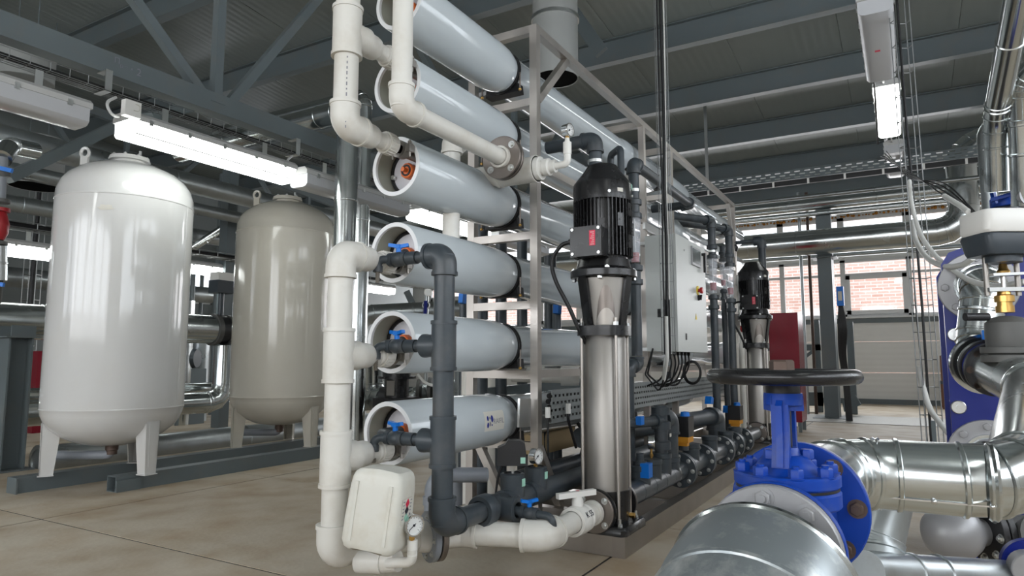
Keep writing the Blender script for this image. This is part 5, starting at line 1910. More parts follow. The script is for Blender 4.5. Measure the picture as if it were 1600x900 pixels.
# lamp-yellow gas line etc are left to the background
# ================================================================== TANKS
def tank(cx, cy, label, m, z1):
    t = thing('expansion_tank', label, 'tank', (cx, cy, .1), 'white expansion tanks')
    R = .43
    z0 = .27
    prof = [(z0, 0), (z0 + .004, .1), (z0 + .03, .22), (z0 + .075, .31), (z0 + .13, .375), (z0 + .18, .408), (z0 + .22, .423), (z0 + .255, R), (z0 + .258, R + .0025), (z0 + .264, R + .0025), (z0 + .267, R)]
    up = [(z1 - .312, R), (z1 - .309, R + .0025), (z1 - .303, R + .0025), (z1 - .30, R), (z1 - .24, .425), (z1 - .18, .408), (z1 - .13, .375), (z1 - .075, .31), (z1 - .03, .22), (z1 - .004, .11), (z1, 0)]
    MB().lathe((cx, cy, 0), Z_, prof + up, 64).build('shell', m, t)
    MB().bb((cx + R * math.cos(-1.05) - .004, cy + R * math.sin(-1.05) - .004, z0 + .31), (cx + R * math.cos(-1.05) + .004, cy + R * math.sin(-1.05) + .004, z1 - .31)).build('weld_seam', m, t)
    zt = z1 - .016
    fl = MB().lathe((cx, cy, zt), Z_, [(0, .10), (.032, .10), (.032, .132), (.045, .132), (.047, .127), (.06, .127), (.06, .0)], 36).build('manhole_flange', m, t)
    bolts(t, (cx, cy, zt + .06), Z_, .11, 8, .013, off=0)
    MB().tube([(cx + .05, cy - .04, zt + .06), (cx + .05, cy - .04, zt + .12)], .010, 12).build('air_valve', 'zinc', t)
    # lifting eyes
    for a in (2.65,):
        d = V((math.cos(a), math.sin(a), 0))
        c = V((cx, cy, z1 + .02)) + d * .27
        s = V((CR.x, CR.y, 0))
        mm = MB()
        pts = [c + s * p + Z_ * q for p, q in ([(-.045, -.08), (.045, -.08)] + [(.04 * math.cos(k * PI / 10), .03 + .04 * math.sin(k * PI / 10)) for k in range(11)])]
        # eye plate as ring plus stem so the hole is open
        mm.tube([c + s * .028 * math.cos(2 * PI * k / 20) + Z_ * (.02 + .034 * math.sin(2 * PI * k / 20)) for k in range(20)], .011, 8, closed=True)
        mm.box(c - Z_ * .045, (.05, .02, .08), Matrix.Rotation(math.atan2(s.y, s.x), 3, 'Z'))
        mm.build('lifting_eye', m, t)
    # three channel-shaped legs
    for k in range(3):
        a = math.radians(180 + 34 + 60) if 0 else [math.radians(-145 + 29), math.radians(-145 - 31 - 60 + 60 + 0), math.radians(35)][k]
        a = math.radians((215 + 60, 215 - 60, 35)[k])
        d = V((math.cos(a), math.sin(a), 0))
        s = V((-d.y, d.x, 0))
        o = V((cx, cy, .1)) + d * .355
        mm = MB()
        hb, ht_, wb, wt_ = 0, .44, .038, .052
        for sg in (-1, 1):
            mm.prism([o + s * sg * wb + d * .045, o + s * sg * wb - d * .03, o + s * sg * wt_ - d * .06 + Z_ * (ht_ - .12), o + s * sg * wt_ + d * .050 + Z_ * ht_], s * sg * -.006)
        mm.prism([o - s * wb + d * .045, o + s * wb + d * .045, o + s * wt_ + d * .050 + Z_ * ht_, o + s * .02 + d * .05 + Z_ * (ht_ - .035), o - s * .02 + d * .05 + Z_ * (ht_ - .035), o - s * wt_ + d * .050 + Z_ * ht_], d * -.006)
        mm.box(o + d * .01 + Z_ * .003, (.09, .09, .006), Matrix.Rotation(a, 3, 'Z'))
        mm.build('leg', m, t)
        mm = MB().prism([o - s * wb * .55 + d * .046 + Z_ * .05, o + s * wb * .55 + d * .046 + Z_ * .05, o + s * wt_ * .55 + d * .050 + Z_ * (ht_ - .1), o - s * wt_ * .55 + d * .050 + Z_ * (ht_ - .1)], d * .003)
        mm.build('leg_panel', m, t)
    # bottom outlet
    mm = MB().tube(fil([(cx, cy, z0 + .02), (cx, cy, .205), (cx - .20, cy + .32, .205)], .05), .030, 16)
    mm.build('outlet_pipe', 'pvc_grey', t)
    MB().lathe((cx, cy, z0), -Z_, [(0, .04), (.03, .04), (.035, .034), (.06, .034)], 18).build('outlet_socket', 'rusty_steel', t)
    return t


t1 = tank(2.665, 4.71, 'front white expansion tank on the left, glossy with brown stain', 'tank', 2.235)
t2 = tank(4.23, 4.87, 'rear cream expansion tank next to the vertical galvanized ducts', 'tank_cream', 2.295)
# stains on the front tank
for u, v, w, h in ((166, 325, .05, .018), (214, 277, .018, .010)):
    a0 = at(u, v, d=4.35)
    d = (V((a0.x, a0.y, 0)) - V((2.665, 4.71, 0))).normalized()
    an0 = math.atan2(d.y, d.x)
    if v < 300:
        continue
    vs = []
    for q in range(20):
        rr = random.uniform(.7, 1.2)
        an = an0 + rr * w * math.cos(q * PI / 10) / .43
        vs.append((2.665 + .4315 * math.cos(an), 4.71 + .4315 * math.sin(an), a0.z + rr * h * math.sin(q * PI / 10)))
    MB().add(vs, [tuple(range(20))]).build('stain', 'paper', t1)
# square tube rails
ra = at(180, 770, Z=0)
rbm = at(25, 772, Z=0)
for (y, x0, lb) in ((ra.y, ra.x, 'front grey square steel rail under both white tanks, open end nearest'), (rbm.y, rbm.x, 'rear grey square steel rail under both white tanks, capped end')):
    t = thing('support_rail', lb, 'rail', (x0 + 2, y, 0), 'rails under the tanks')
    s, w = .10, .006
    x1_ = 6.2
    m = MB()
    y = y + .05
    m.bb((x0, y - s / 2, .0), (x1_, y - s / 2 + w, s)).bb((x0, y + s / 2 - w, .0), (x1_, y + s / 2, s))
    m.bb((x0, y - s / 2 + w, 0), (x1_, y + s / 2 - w, w)).bb((x0, y - s / 2 + w, s - w), (x1_, y + s / 2 - w, s))
    m.build('tube', 'grey_steel', t)
    if 'rear' in lb:
        MB().bb((x0 - .012, y - s / 2 - .02, 0), (x0 - .001, y + s / 2 - .0, s)).build('end_cap', 'grey_steel', t)
    else:
        MB().bb((x0 + .0, y - s / 2 - .012, 0), (x0 + .16, y - s / 2 - .001, s * .75)).build('end_tab', 'grey_steel', t)

# ================================================================== GALVANIZED PIPING
def jacket(parent, pts, r, rad=None, m='galvanized', seams=(), n=28, nb=4, name='jacket', cap=True):
    """sheet-metal insulation jacket with swaged seam rings and segmented bends"""
    P = fil(pts, rad or r * 1.6, nb) if len(pts) > 2 else [V(p) for p in pts]
    o = MB().tube(P, r, n, cap).build(name, m, parent)
    mm = MB()
    k = 0
    L = [0]
    for i in range(len(P) - 1):
        L.append(L[-1] + (P[i + 1] - P[i]).length)
    for i in range(1, len(P) - 1):       # rings at segment joints of the bends
        d = ((P[i] - P[i - 1]).normalized() + (P[i + 1] - P[i]).normalized()).normalized()
        MB().lathe(P[i], d, [(-.006, r * .99), (-.003, r + .0035), (.003, r + .0035), (.006, r * .99)], n).build('seam_ring', m, parent)
    for s in seams:
        q = s * L[-1]
        for i in range(len(P) - 1):
            if L[i] <= q <= L[i + 1]:
                d = (P[i + 1] - P[i]).normalized()
                MB().lathe(P[i] + d * (q - L[i]), d, [(-.008, r * .99), (-.004, r + .004), (.004, r + .004), (.008, r * .99)], n).build('seam_ring', m, parent)
                break
    return o


def gpipe(name, pts, r, label, m='galvanized', seams=(.3, .7), rad=None, cat='pipe', group=None, nb=4):
    P = [V(p) for p in pts]
    t = thing(name, label, cat, P[0], group)
    jacket(t, P, r, rad, m, seams, nb=nb)
    return t


# twin vertical ducts behind the white riser
q = at(529, 740, Z=0)
zt = zv(172, q.x, q.y)
gpipe('duct', [(q.x, q.y, 0), (q.x, q.y, zt), (q.x + .02, q.y + 2.2, zt)], .088, 'wider of the twin vertical galvanized ducts left of the white riser', seams=(.42, .62, .85), rad=.13)
q2 = at(554, 732, Z=0)
q2 = at(555, 722, Z=0)
gpipe('duct', [(q2.x, q2.y, 0), (q2.x, q2.y, zv(150, q2.x, q2.y)), (q2.x, q2.y + 2.0, zv(150, q2.x, q2.y))], .072, 'narrower of the twin vertical galvanized ducts left of the white riser', seams=(.4, .6), rad=.11)
# horizontal pipes across the far left
D7 = lambda u0, v0, Y, x0, x1, dz=0: [(x0, Y, at(u0, v0, Y=Y).z), (x1, Y, at(u0, v0, Y=Y).z + dz)]
gpipe('overhead_pipe', D7(310, 290, 6.6, -1, 12), .11, 'upper overhead galvanized pipe passing behind the tank tops', 'galvanized_dull', (.2, .4, .6, .8))
gpipe('overhead_pipe', D7(300, 325, 7.0, 1.0, 12), .07, 'thinner overhead galvanized pipe under the upper one', 'galvanized_dull', (.3, .5, .7))
gpipe('overhead_pipe', D7(330, 372, 8.2, -1, 8), .09, 'low overhead galvanized pipe far behind the tanks', 'galvanized_dull', (.3, .5, .7))
gpipe('branch_pipe', [at(285, 398, d=9), at(358, 350, d=9)], .05, 'slanting galvanized branch between the tanks under the ceiling', seams=(.5,))
p0_, p1_ = at(-60, 498, Y=6.6), at(330, 511, Y=6.6)
p1_.z = p0_.z
gpipe('main_pipe', [p0_, p1_], .155, 'thick horizontal pipe passing behind the front tank at waist height', 'galvanized', (.25, .6))
fg = thing('butterfly_valve', 'dark flanged valve at end of thick pipe between tanks', 'valve', p1_)
MB().cyl(p1_, X_, .175, 0, .05, 32).build('flange', 'grey_cast', fg)
MB().cyl(p1_, X_, .16, .06, .16, 32).build('body', 'black_cast', fg)
MB().cyl(p1_, X_, .17, .17, .21, 32).build('flange', 'grey_cast', fg)
m = MB().cyl(p1_ + X_ * .11, Z_, .03, .15, .42, 14)
m.box(p1_ + V((.11, 0, .48)), (.22, .16, .14))
m.build('gear_box', 'anthracite', fg)
MB().box(p1_ + V((.11, 0, .59)), (.2, .15, .10)).build('motor_cover', 'white_plastic', fg)
bolts(fg, p1_, -X_, .14, 8, .014, 'grey_cast')
for k, (v, r, Y) in enumerate(((612, .07, 6.9), (646, .115, 6.6))):
    a = at(20, v, Y=Y)
    b = at(330, 600, Y=Y)
    z = at(300, 608 + k * 22, Y=Y).z
    pts = [(a.x - 1.2, Y, z), (b.x, Y, z)]
    if k:
        pts = [(a.x - 1.2, Y, z), (b.x + .15, Y, z), (b.x + .15, Y, z + .62)]
    gpipe('low_pipe', pts, r, ('thin upper' if k == 0 else 'thick lower') + ' galvanized pipe at knee height behind the front tank', 'galvanized', (.3, .8), nb=3)
# lowest pipe on the floor with a round end cap
a = at(60, 722, Y=5.9)
z = a.z
lp_ = gpipe('floor_pipe', [(a.x, 5.9, z), (7.0, 5.9, z + .0)], .125, 'galvanized floor pipe with round end cap behind the front tank legs', 'galvanized_dull', (.2, .45))
MB().ring((a.x, 5.9, z), X_, .10, .132, -.01, .02, 28).build('cap_ring', 'zinc', lp_)
gpipe('small_pipe', [at(48, 742, d=5.6), at(62, 728, d=5.6), at(120, 722, d=5.9), at(205, 716, d=6.3)], .035, 'thin grey pipe bending up beside floor pipe cap', 'grey_steel', ())
gpipe('small_pipe', [at(235, 723, d=5.9), at(320, 702, d=6.6), at(330, 690, d=6.7), at(352, 685, d=6.8)], .03, 'thin grey pipe on floor between the two tanks', 'grey_steel', ())
rv = thing('red_lever_valve', 'small valve with red lever beside front tank leg', 'valve', at(90, 712, d=5.6))
MB().box(at(89, 710, d=5.6), (.02, .02, .09), Matrix.Rotation(.3, 3, 'Y')).build('lever', 'red_plastic', rv)
MB().cyl(at(92, 722, d=5.65), X_, .03, -.04, .04, 12).build('body', 'grey_cast', rv)
# supports
def hpost(u, v, ztop, w, label, d=None, m='grey_steel'):
    b = at(u, v, Z=0) if d is None else at(u, v, d=d)
    b.z = 0
    t = thing('steel_column', label, 'column', b)
    mm = MB()
    mm.bb((b.x - w / 2, b.y - w / 2, 0), (b.x - w / 2 + .012, b.y + w / 2, ztop))
    mm.bb((b.x + w / 2 - .012, b.y - w / 2, 0), (b.x + w / 2, b.y + w / 2, ztop))
    mm.bb((b.x - w / 2 + .012, b.y - .005, 0), (b.x + w / 2 - .012, b.y + .005, ztop))
    mm.build('profile', m, t)
    MB().bb((b.x - w * .8, b.y - w * .8, 0), (b.x + w * .8, b.y + w * .8, .012)).build('base_plate', m, t)
    MB().bb((b.x - w * .7, b.y - w * .7, ztop), (b.x + w * .7, b.y + w * .7, ztop + .012)).build('cap_plate', m, t)
    for s in (-1, 1):
        MB().box((b.x, b.y + s * w * .6, ztop + .05), (w, .012, .09)).build('cheek', m, t)
    return t


q = at(10, 735, Z=0)
hpost(10, 735, at(30, 530, d=pj(q)[0] * 0 + 5.6).z, .17, 'wide grey steel column at the left edge below thick pipe')
MB().bb((at(360, 330, Y=7.5).x - .07, 7.45, 0), (at(360, 330, Y=7.5).x + .07, 7.6, 3.6)).build('steel_column', 'grey_steel', None, 'tall grey column partly hidden behind the rear tank', 'column')
for k, (u, Y) in enumerate(((301, 9.0), (338, 9.4), (315, 10.5))):
    q = at(u, 450, Y=Y)
    MB().tube([(q.x, q.y, 0), (q.x, q.y, at(u, 425, Y=Y).z + (1.6 if k == 1 else .0))], .035, 10).build('steel_upright', 'grey_steel', None, ('left', 'right', 'far middle')[k] + ' thin grey upright between the tanks before the window', 'post')
gpipe('duct_stub', [(at(290, 470, d=9).x, at(290, 470, d=9).y, 0), at(290, 470, d=9)], .12, 'short bright galvanized stub between tanks near the window', seams=())
gpipe('duct_stub', [at(315, 530, d=9.5), (at(315, 530, d=9.5).x, at(315, 530, d=9.5).y, 0)], .11, 'pale vertical galvanized stub low between the tanks', 'galvanized_dull', seams=())
# pumps and machinery in the gap
mg = thing('machine', 'dark round pump casing low in the gap between tanks', 'pump', at(290, 560, d=9))
MB().lathe(at(290, 560, d=9), CR, [(-.14, 0), (-.14, .18), (.0, .2), (.06, .14), (.16, .12), (.16, 0)], 24).build('casing', 'anthracite', mg)
q = at(290, 590, d=9)
MB().bb((q.x - .2, q.y - .15, 0), (q.x + .2, q.y + .15, q.z + .12)).build('bed', 'grey_steel', mg)
# lever valve and red strainer stack at the left edge
lv = thing('valve_stack', 'grey pipe with blue lever valve and red strainer at left edge', 'valve', at(8, 400, d=4.6))
dS = 4.6
cx_ = lambda v: at(6 - (v - 300) * .02, v, d=dS)
jacket(lv, [at(55, 236, d=5.0), at(16, 228, d=4.8), at(2, 248, d=4.6)], .062, .08, 'galvanized', nb=3)
MB().tube([at(3, 245, d=dS), at(-1, 312, d=dS)], .035, 20).build('pipe', 'pvc_grey', lv)
MB().tube([at(3, 262, d=dS), at(3, 276, d=dS)], .052, 20).build('valve_body', 'grey_cast', lv)
m = MB().bar(at(-26, 257, d=dS - .05), at(19, 267, d=dS - .05), .02, .028)
m.build('blue_lever', 'blue_handle', lv)
MB().cyl(at(-1, 314, d=dS), Z_, .062, -.012, .012, 24).build('flange', 'grey_cast', lv)
MB().cyl(at(-1, 328, d=dS), Z_, .062, -.012, .012, 24).build('flange', 'red_paint', lv)
m = MB().lathe(at(-3, 350, d=dS), Z_, [(-.11, 0), (-.11, .04), (-.06, .062), (0, .066), (.06, .05), (.1, .04), (.1, 0)], 24)
m.build('red_strainer', 'red_paint', lv)
MB().cyl(at(-5, 380, d=dS), Z_, .062, -.012, .012, 24).build('flange', 'grey_cast', lv)
jacket(lv, [at(-6, 384, d=dS), at(-6, 438, d=dS)], .062, None, 'galvanized', (.5,))
m = MB().bar(at(-36, 440, d=dS), at(6, 445, d=dS), .02, .028)
m.build('blue_lever', 'blue_handle', lv)
MB().tube([at(-6, 438, d=dS), at(-8, 470, d=dS + .3)], .04, 16).build('pipe', 'grey_cast', lv)
# red cabinet, white hoses, cable ladder at far left
q = at(70, 600, d=8)
rc_ = thing('red_cabinet', 'dark red cabinet behind the front tank at left', 'cabinet', q)
q = at(70, 575, d=8)
MB().bb((q.x - .12, q.y - .07, 0), (q.x + .12, q.y + .07, q.z + .2)).build('body', 'red_cabinet', rc_)
for k in range(3):
    MB().tube(spline([at(32, 545 + 2 * k, d=7.2), at(44, 558 + 5 * k, d=7.2), at(48, 548, d=7.3), at(52, 540, d=7.4)]), .008, 7).build('white_hose', 'conduit', None, ('upper', 'middle', 'lowest')[k] + ' of three looped white hoses hanging behind left column', 'hose', 'white hoses behind the left column')
q = at(55, 430, Y=9.5)
basket('wire_ladder', (q.x, 9.5, 0), (q.x, 9.5, at(55, 372, Y=9.5).z + .8), CR, -F0, .16, .1, .3, 'far vertical wire ladder between left lamp and front tank', r=.006, rails=1, cables=((0, .03, .03, 'rubber'),))
basket('wire_tray', (-2, 7.35, at(60, 362, Y=7.35).z), (10, 7.35, at(60, 362, Y=7.35).z), Y_, Z_, .2, .06, .25, 'far wire basket tray above the left and middle lamps', r=.004, rails=2, cables=((0, .03, .03, 'rubber'),))
gpipe('far_pipe', D7(50, 436, 9.8, 1, 7), .13, 'far dull horizontal pipe with bright streak left of front tank', 'galvanized_dull', (.5,))
# far middle: grey partition, pump skid seen between vessels
MB().bb((9.0, 11.2, 1.2), (14.0, 11.3, 3.3)).build('partition', 'grey_wall', None, 'plain grey wall sheet seen between the pressure vessel heads', 'wall panel')
MB().bar(at(635, 455, d=9.5), at(652, 490, d=9.5), .12, .08).build('steel_strut', 'grey_steel', None, 'slanting grey strut above the fifth pressure vessel head', 'beam')
far = thing('far_pump', 'black vertical pump behind the fifth and sixth vessel heads', 'pump', at(620, 640, d=5.6))
c0 = at(620, 600, d=5.6)
MB().cyl(c0, Z_, .16, .045, .065, 24).build('motor_flange', 'black_paint', far)
MB().cyl(c0, Z_, .12, .065, .3, 24).build('motor', 'black_paint', far)
MB().cyl(c0, Z_, .10, -.11, .045, 24).build('stool', 'black_paint', far)
MB().bb(c0 + V((-.18, -.1, -.42)), c0 + V((.18, .1, -.11))).build('pedestal', 'black_cast', far)
MB().box(c0 + V((-.1, -.02, -.03)), (.01, .08, .12)).build('steel_guard', 'stainless', far)
gpipe('far_branch', [at(584, 570, d=5.9), at(584, 612, d=5.9), at(606, 648, d=5.7)], .085, 'galvanized elbow left of the black far pump', nb=3)
gpipe('far_branch', [at(560, 625, d=5.9), at(596, 625, d=5.8)], .09, 'dark green grey horizontal jacket left of the black far pump', 'galvanized_dull', nb=3)
MB().cyl(at(598, 626, d=5.75), CR, .12, -.02, .14, 24).build('far_flange', 'black_cast', None, 'black round flange between vessel heads five and six', 'flange')
gpipe('far_branch', [(at(640, 620, d=6.2).x, at(640, 620, d=6.2).y, 0), at(640, 620, d=6.2), at(720, 606, d=6.4)], .1, 'dark horizontal jacket right of the black far pump', 'galvanized_dull', nb=3)
for k, (u, v) in enumerate(((655, 615), (672, 612), (690, 609))):
    MB().cyl(at(u, v, d=6.1), CR, .13, -.015, .015, 24).build('far_flange', 'grey_cast', None, ('left', 'middle', 'right')[k] + ' grey flange ring between dark riser and black far pump', 'flange')
MB().tube(spline([at(652, 585, d=5.6), at(665, 598, d=5.6), at(682, 604, d=5.6)]), .012, 8).build('white_hose', 'conduit', None, 'short white hose behind the dark riser under fifth vessel', 'hose')
gpipe('far_duct', [(at(560, 492, d=9).x, at(560, 492, d=9).y, 0), at(560, 492, d=9), at(740, 482, d=9.6)], .13, 'dull galvanized duct behind fifth vessel top', 'galvanized_dull')
gpipe('far_duct', [at(728, 560, d=5.5), (at(728, 560, d=5.5).x, at(728, 560, d=5.5).y, 0)], .09, 'dark galvanized vertical jacket right of the dark riser', 'galvanized_dull')
q = at(667, 467, d=7)
g = thing('gauge_post', 'pair of white round gauges with dark blue lever above fifth vessel', 'gauge', (q.x, q.y, 0))
MB().tube([(q.x, q.y, 0), at(667, 452, d=7)], .02, 10).build('post', 'galvanized_dull', g)
for k, (u, v) in enumerate(((669, 457), (666, 477))):
    d_g = MB().cyl(at(u, v, d=6.95), -F0, .04, 0, .02, 20).build('dial', 'white_plastic', g)
    MB().cyl(at(u, v, d=6.95), -F0, .03, .018, .022, 20).build('face', 'dial' if k == 0 else 'anthracite', d_g)
MB().bar(at(665, 470, d=6.9), at(664, 491, d=6.9), .03, .03).build('lever', 'ink_blue', g)
for k, (u, v, d_, hgt, lb) in enumerate(((723, 462, 5.2, .12, 'dark pipe with bright blue tap handle beside left frame post'), (871, 480, 4.6, .09, 'dark pipe with bright blue tap handle left of the pump stool'))):
    q = at(u, v, d=d_)
    t = thing('tap_pipe', lb, 'valve', (q.x, q.y, 0))
    MB().tube([(q.x + .05, q.y + .03, 0), (q.x + .05, q.y + .03, q.z + .02)], .03, 14).build('pipe', 'pvc_dark', t)
    MB().box(q, (.05, .04, hgt), Matrix.Rotation(.15, 3, 'Y')).build('valve_handle', 'blue_handle', t)
MB().bb(at(850, 697, d=4.2) - V((.25, .1, .02)), at(850, 697, d=4.2) + V((.25, .1, .16))).build('cardboard_box', 'cardboard', None, 'tan cardboard seen through the frame left of pump foot', 'box')
hr = at(880, 690, d=4.0)
m = MB().tube([hr + CR * .12 * math.cos(2 * PI * k / 28) + Z_ * .16 * math.sin(2 * PI * k / 28) for k in range(28)], .011, 8, closed=True)
m.build('black_hose_loop', 'rubber', None, 'black hose loop hanging left of the pump foot', 'hose')
a, b = at(853, 665, Y=1.9), at(905, 690, Y=1.9)
MB().tube([(a.x - .2, 1.9, .47), (a.x + 3.0, 1.9, .47)], .055, 22).build('dark_crossline', 'pvc_dark', None, 'dark horizontal pipe behind frame post left of pump sleeve', 'pipe')
MB().tube([(3.0, 1.72, .25), (7.2, 1.72, .25)], .045, 22).build('dark_crossline', 'pvc_dark', None, 'lower dark pipe parallel to the header inside the rack foot', 'pipe')
# ================================================================== GATE VALVE, RIGHT FOREGROUND
AX = V((math.cos(math.radians(-2)), math.sin(math.radians(-2)), 0))
wc = at(1222, 588, d=1.1)
GX, GY = wc.x, wc.y
gv = thing('gate_valve', 'blue gate valve with black handwheel in the right foreground', 'valve', (GX, GY, .50))
Zg = lambda v: zv(v, GX, GY)
# handwheel
Rw = .1075
zw = wc.z
hw = MB().tube([(GX + Rw * math.cos(2 * PI * k / 56), GY + Rw * math.sin(2 * PI * k / 56), zw) for k in range(56)], .0118, 16, closed=True)
hw.build('handwheel', 'black_paint', gv)
m = MB()
for k in range(3):
    an = math.radians(95 + 120 * k)
    d = V((math.cos(an), math.sin(an), 0))
    m.bar(V((GX, GY, zw - .004)) + d * .015, V((GX, GY, zw)) + d * Rw, .018, .008)
m.cyl((GX, GY, zw), Z_, .026, -.016, .008, 24)
m.build('wheel_spokes', 'black_paint', gv)
b = MB().hexb((GX, GY, zw + .007), Z_, .0195, .020)
b.build('wheel_nut', 'rusty_steel', gv)
MB().cyl((GX, GY, 0), Z_, .0115, Zg(700), zw, 18).build('stem', 'black_cast', gv)
MB().cyl((GX, GY, 0), Z_, .027, Zg(614), zw - .012, 22).build('stem_hub', 'black_cast', gv)
# yoke top plate and two columns
zy = Zg(640)
m = MB().box((GX, GY, (Zg(641) + Zg(617)) / 2), (.052, .034, Zg(617) - Zg(641)), Matrix.Rotation(math.atan2(CR.y, CR.x), 3, 'Z'))
m.cyl((GX, GY, 0), Z_, .030, Zg(632), Zg(614), 20)
m.build('yoke_top', 'blue_paint', gv)
for s in (-1, 1):
    d = AX * s
    w_ = AX.cross(Z_)
    c_ = V((GX, GY, 0)) - w_ * .013
    MB().prism([c_ + d * .020 + Z_ * Zg(636), c_ + d * .034 + Z_ * Zg(630), c_ + d * .036 + Z_ * Zg(690), c_ + d * .046 + Z_ * Zg(726), c_ + d * .026 + Z_ * Zg(726), c_ + d * .024 + Z_ * Zg(690)], w_ * .026).build('yoke_column', 'blue_paint', gv)
    c2 = V((GX, GY, 0)) - w_ * .005
    MB().prism([c2 + d * .032 + Z_ * Zg(624), c2 + d * .042 + Z_ * Zg(632), c2 + d * .044 + Z_ * Zg(700), c2 + d * .050 + Z_ * Zg(724), c2 + d * .034 + Z_ * Zg(724)], w_ * .010).build('yoke_rib', 'blue_paint', gv)
MB().lathe((GX, GY, 0), Z_, [(Zg(698), 0), (Zg(698), .019), (Zg(709), .024), (Zg(709), 0)], 22).build('gland', 'blue_paint', gv)
for s in (-1, 1):
    MB().hexb((GX + CR.x * .03 * s - F0.x * .012, GY + CR.y * .03 * s - F0.y * .012, Zg(714)), Z_, .010, .014).build('gland_nut', 'blue_paint', gv)
# bonnet
zbt, zb0, zb1, zb2 = Zg(708), Zg(737), Zg(752), Zg(768)
MB().lathe((GX, GY, 0), Z_, [(zbt, .02), (zbt - .004, .034), (zb0 + .012, .044), (zb0 + .003, .054), (zb0, .062)], 32).build('bonnet', 'blue_paint', gv)
zc1 = Zg(756)
MB().cyl((GX, GY, 0), Z_, .0805, zc1, zb0 + .001, 40, .003).build('bonnet_flange', 'blue_paint', gv)
MB().cyl((GX, GY, 0), Z_, .078, zc1 - .004, zc1, 40).build('bonnet_gasket', 'rubber', gv)
MB().cyl((GX, GY, 0), Z_, .0805, zc1 - .032, zc1 - .004, 40, .004).build('body_flange', 'blue_paint', gv)
bolts(gv, (GX, GY, zb0), Z_, .067, 8, .0112, 'blue_paint', a0=.35, name='bonnet_bolt', tall=1.2)
# body, run along X
zf = Zg(812) + .0
ZV = at(1255, 800, X=GX + .08).z
ZV = .585
MB().lathe((GX, GY, 0), Z_, [(ZV - .05, .0), (ZV - .05, .03), (ZV - .03, .052), (ZV, .062), (zc1 - .032, .062)], 32).build('body', 'blue_paint', gv)
MB().lathe((GX, GY, ZV), AX, [(-.115, .064), (-.05, .058), (.05, .058), (.115, .064)], 32).build('body_neck', 'blue_paint', gv)
FRV = .111
for s in (-1, 1):
    c = V((GX, GY, ZV + .012 * s)) + AX * ((.107 if s > 0 else .115) * s)
    MB().cyl(c, AX * s, FRV if s > 0 else .097, -.018, 0, 48, .002).build('end_flange', 'blue_paint', gv)
c1 = V((GX, GY, ZV + .012)) + AX * .107
bolts(gv, c1, -AX, .092, 8, .0115, 'rusty_steel', a0=.1, off=.018, name='flange_bolt')
c0_ = V((GX, GY, ZV - .012)) - AX * .115
# pipe side flange and jacket towards the viewer, bending down
fp = thing('near_pipe', 'dusty galvanized insulated elbow in the bottom right foreground with grey flange', 'pipe', (GX - .25, GY, ZV))
MB().cyl(c0_, -AX, .096, .002, .020, 48, .002).build('flange', 'silver_paint', fp)
MB().ring(c0_, -AX, .06, .096, 0, .002, 48).build('gasket', 'rubber', fp)
bolts(fp, c0_, -AX, .079, 8, .0115, 'silver_paint', a0=.1, off=.020, name='flange_bolt')
bolts(gv, c0_, AX, .079, 8, .0115, 'rusty_steel', a0=.1, off=.018, name='flange_bolt')
RJ = .122
js = c0_ - AX * .080 - Z_ * .032
jp = fil([js, js - AX * .10 - Z_ * .02, js - AX * .25 - Z_ * .16, js - AX * .29 - Z_ * .46], .24, 8)
MB().tube(jp, RJ, 56).build('jacket', 'galvanized_dusty', fp)
q_ = js - AX * .10 - Z_ * .028
MB().lathe(q_, (AX * .9 + Z_ * .38).normalized(), [(-.006, RJ * .985), (-.003, RJ + .0025), (.003, RJ + .0025), (.006, RJ * .985)], 56).build('seam_ring', 'galvanized_dusty', fp)
jd_ = (AX * .96 + Z_ * .27).normalized()
MB().lathe(js, jd_, [(-.010, RJ), (-.006, RJ + .004), (.0, RJ + .004), (.004, RJ), (.004, RJ - .006)], 56).build('rim', 'galvanized', fp)
MB().tube([js - AX * .03, c0_ - AX * .02], .062, 30).build('bare_pipe', 'silver_paint', fp)

# far side jacket: bend to the right and the long horizontal pipe
fo = thing('jacketed_pipe', 'bright galvanized insulated pipe leaving blue valve and running right, then up', 'pipe', (GX + .5, GY - .3, ZV))
J = .0715
xr = GX + .46
pz = at(1600, 757, X=xr)
zr = pz.z
P = [c1 + AX * .03 + Z_ * (zr - ZV) * .5, V((xr, GY - .04, zr)), V((xr, pz.y, zr)), at(1618, 608, d=1.85), at(1557, 578, d=2.12)]
jacket(fo, P, J, .12, 'galvanized', nb=3, n=40)
MB().tube([c1, c1 + AX * .06], .058, 30).build('neck', 'silver_paint', fo)
MB().cyl(c1, AX, .109, .002, .02, 48, .002).build('flange', 'silver_paint', fo)
L0, L1 = P[1].lerp(P[2], .22), P[1].lerp(P[2], .84)
dd = (L1 - L0).normalized()
for c in (L0, L1):
    MB().lathe(c, dd, [(-.010, J * .99), (-.005, J + .004), (0, J + .001), (.005, J + .004), (.010, J * .99)], 40).build('seam_ring', 'galvanized', fo)
face = (-X_ * .86 - Z_ * .5).normalized()
sm = MB()
qa, qb = L0 + face * (J + .001), L1 + face * (J + .001)
sm.bar(qa, qb, .004, .003)
sm.build('long_seam', 'chrome', fo)
for t_ in (.03, .5, .97):
    MB().ball(qa.lerp(qb, t_), .006, 10).build('rivet', 'chrome', fo)

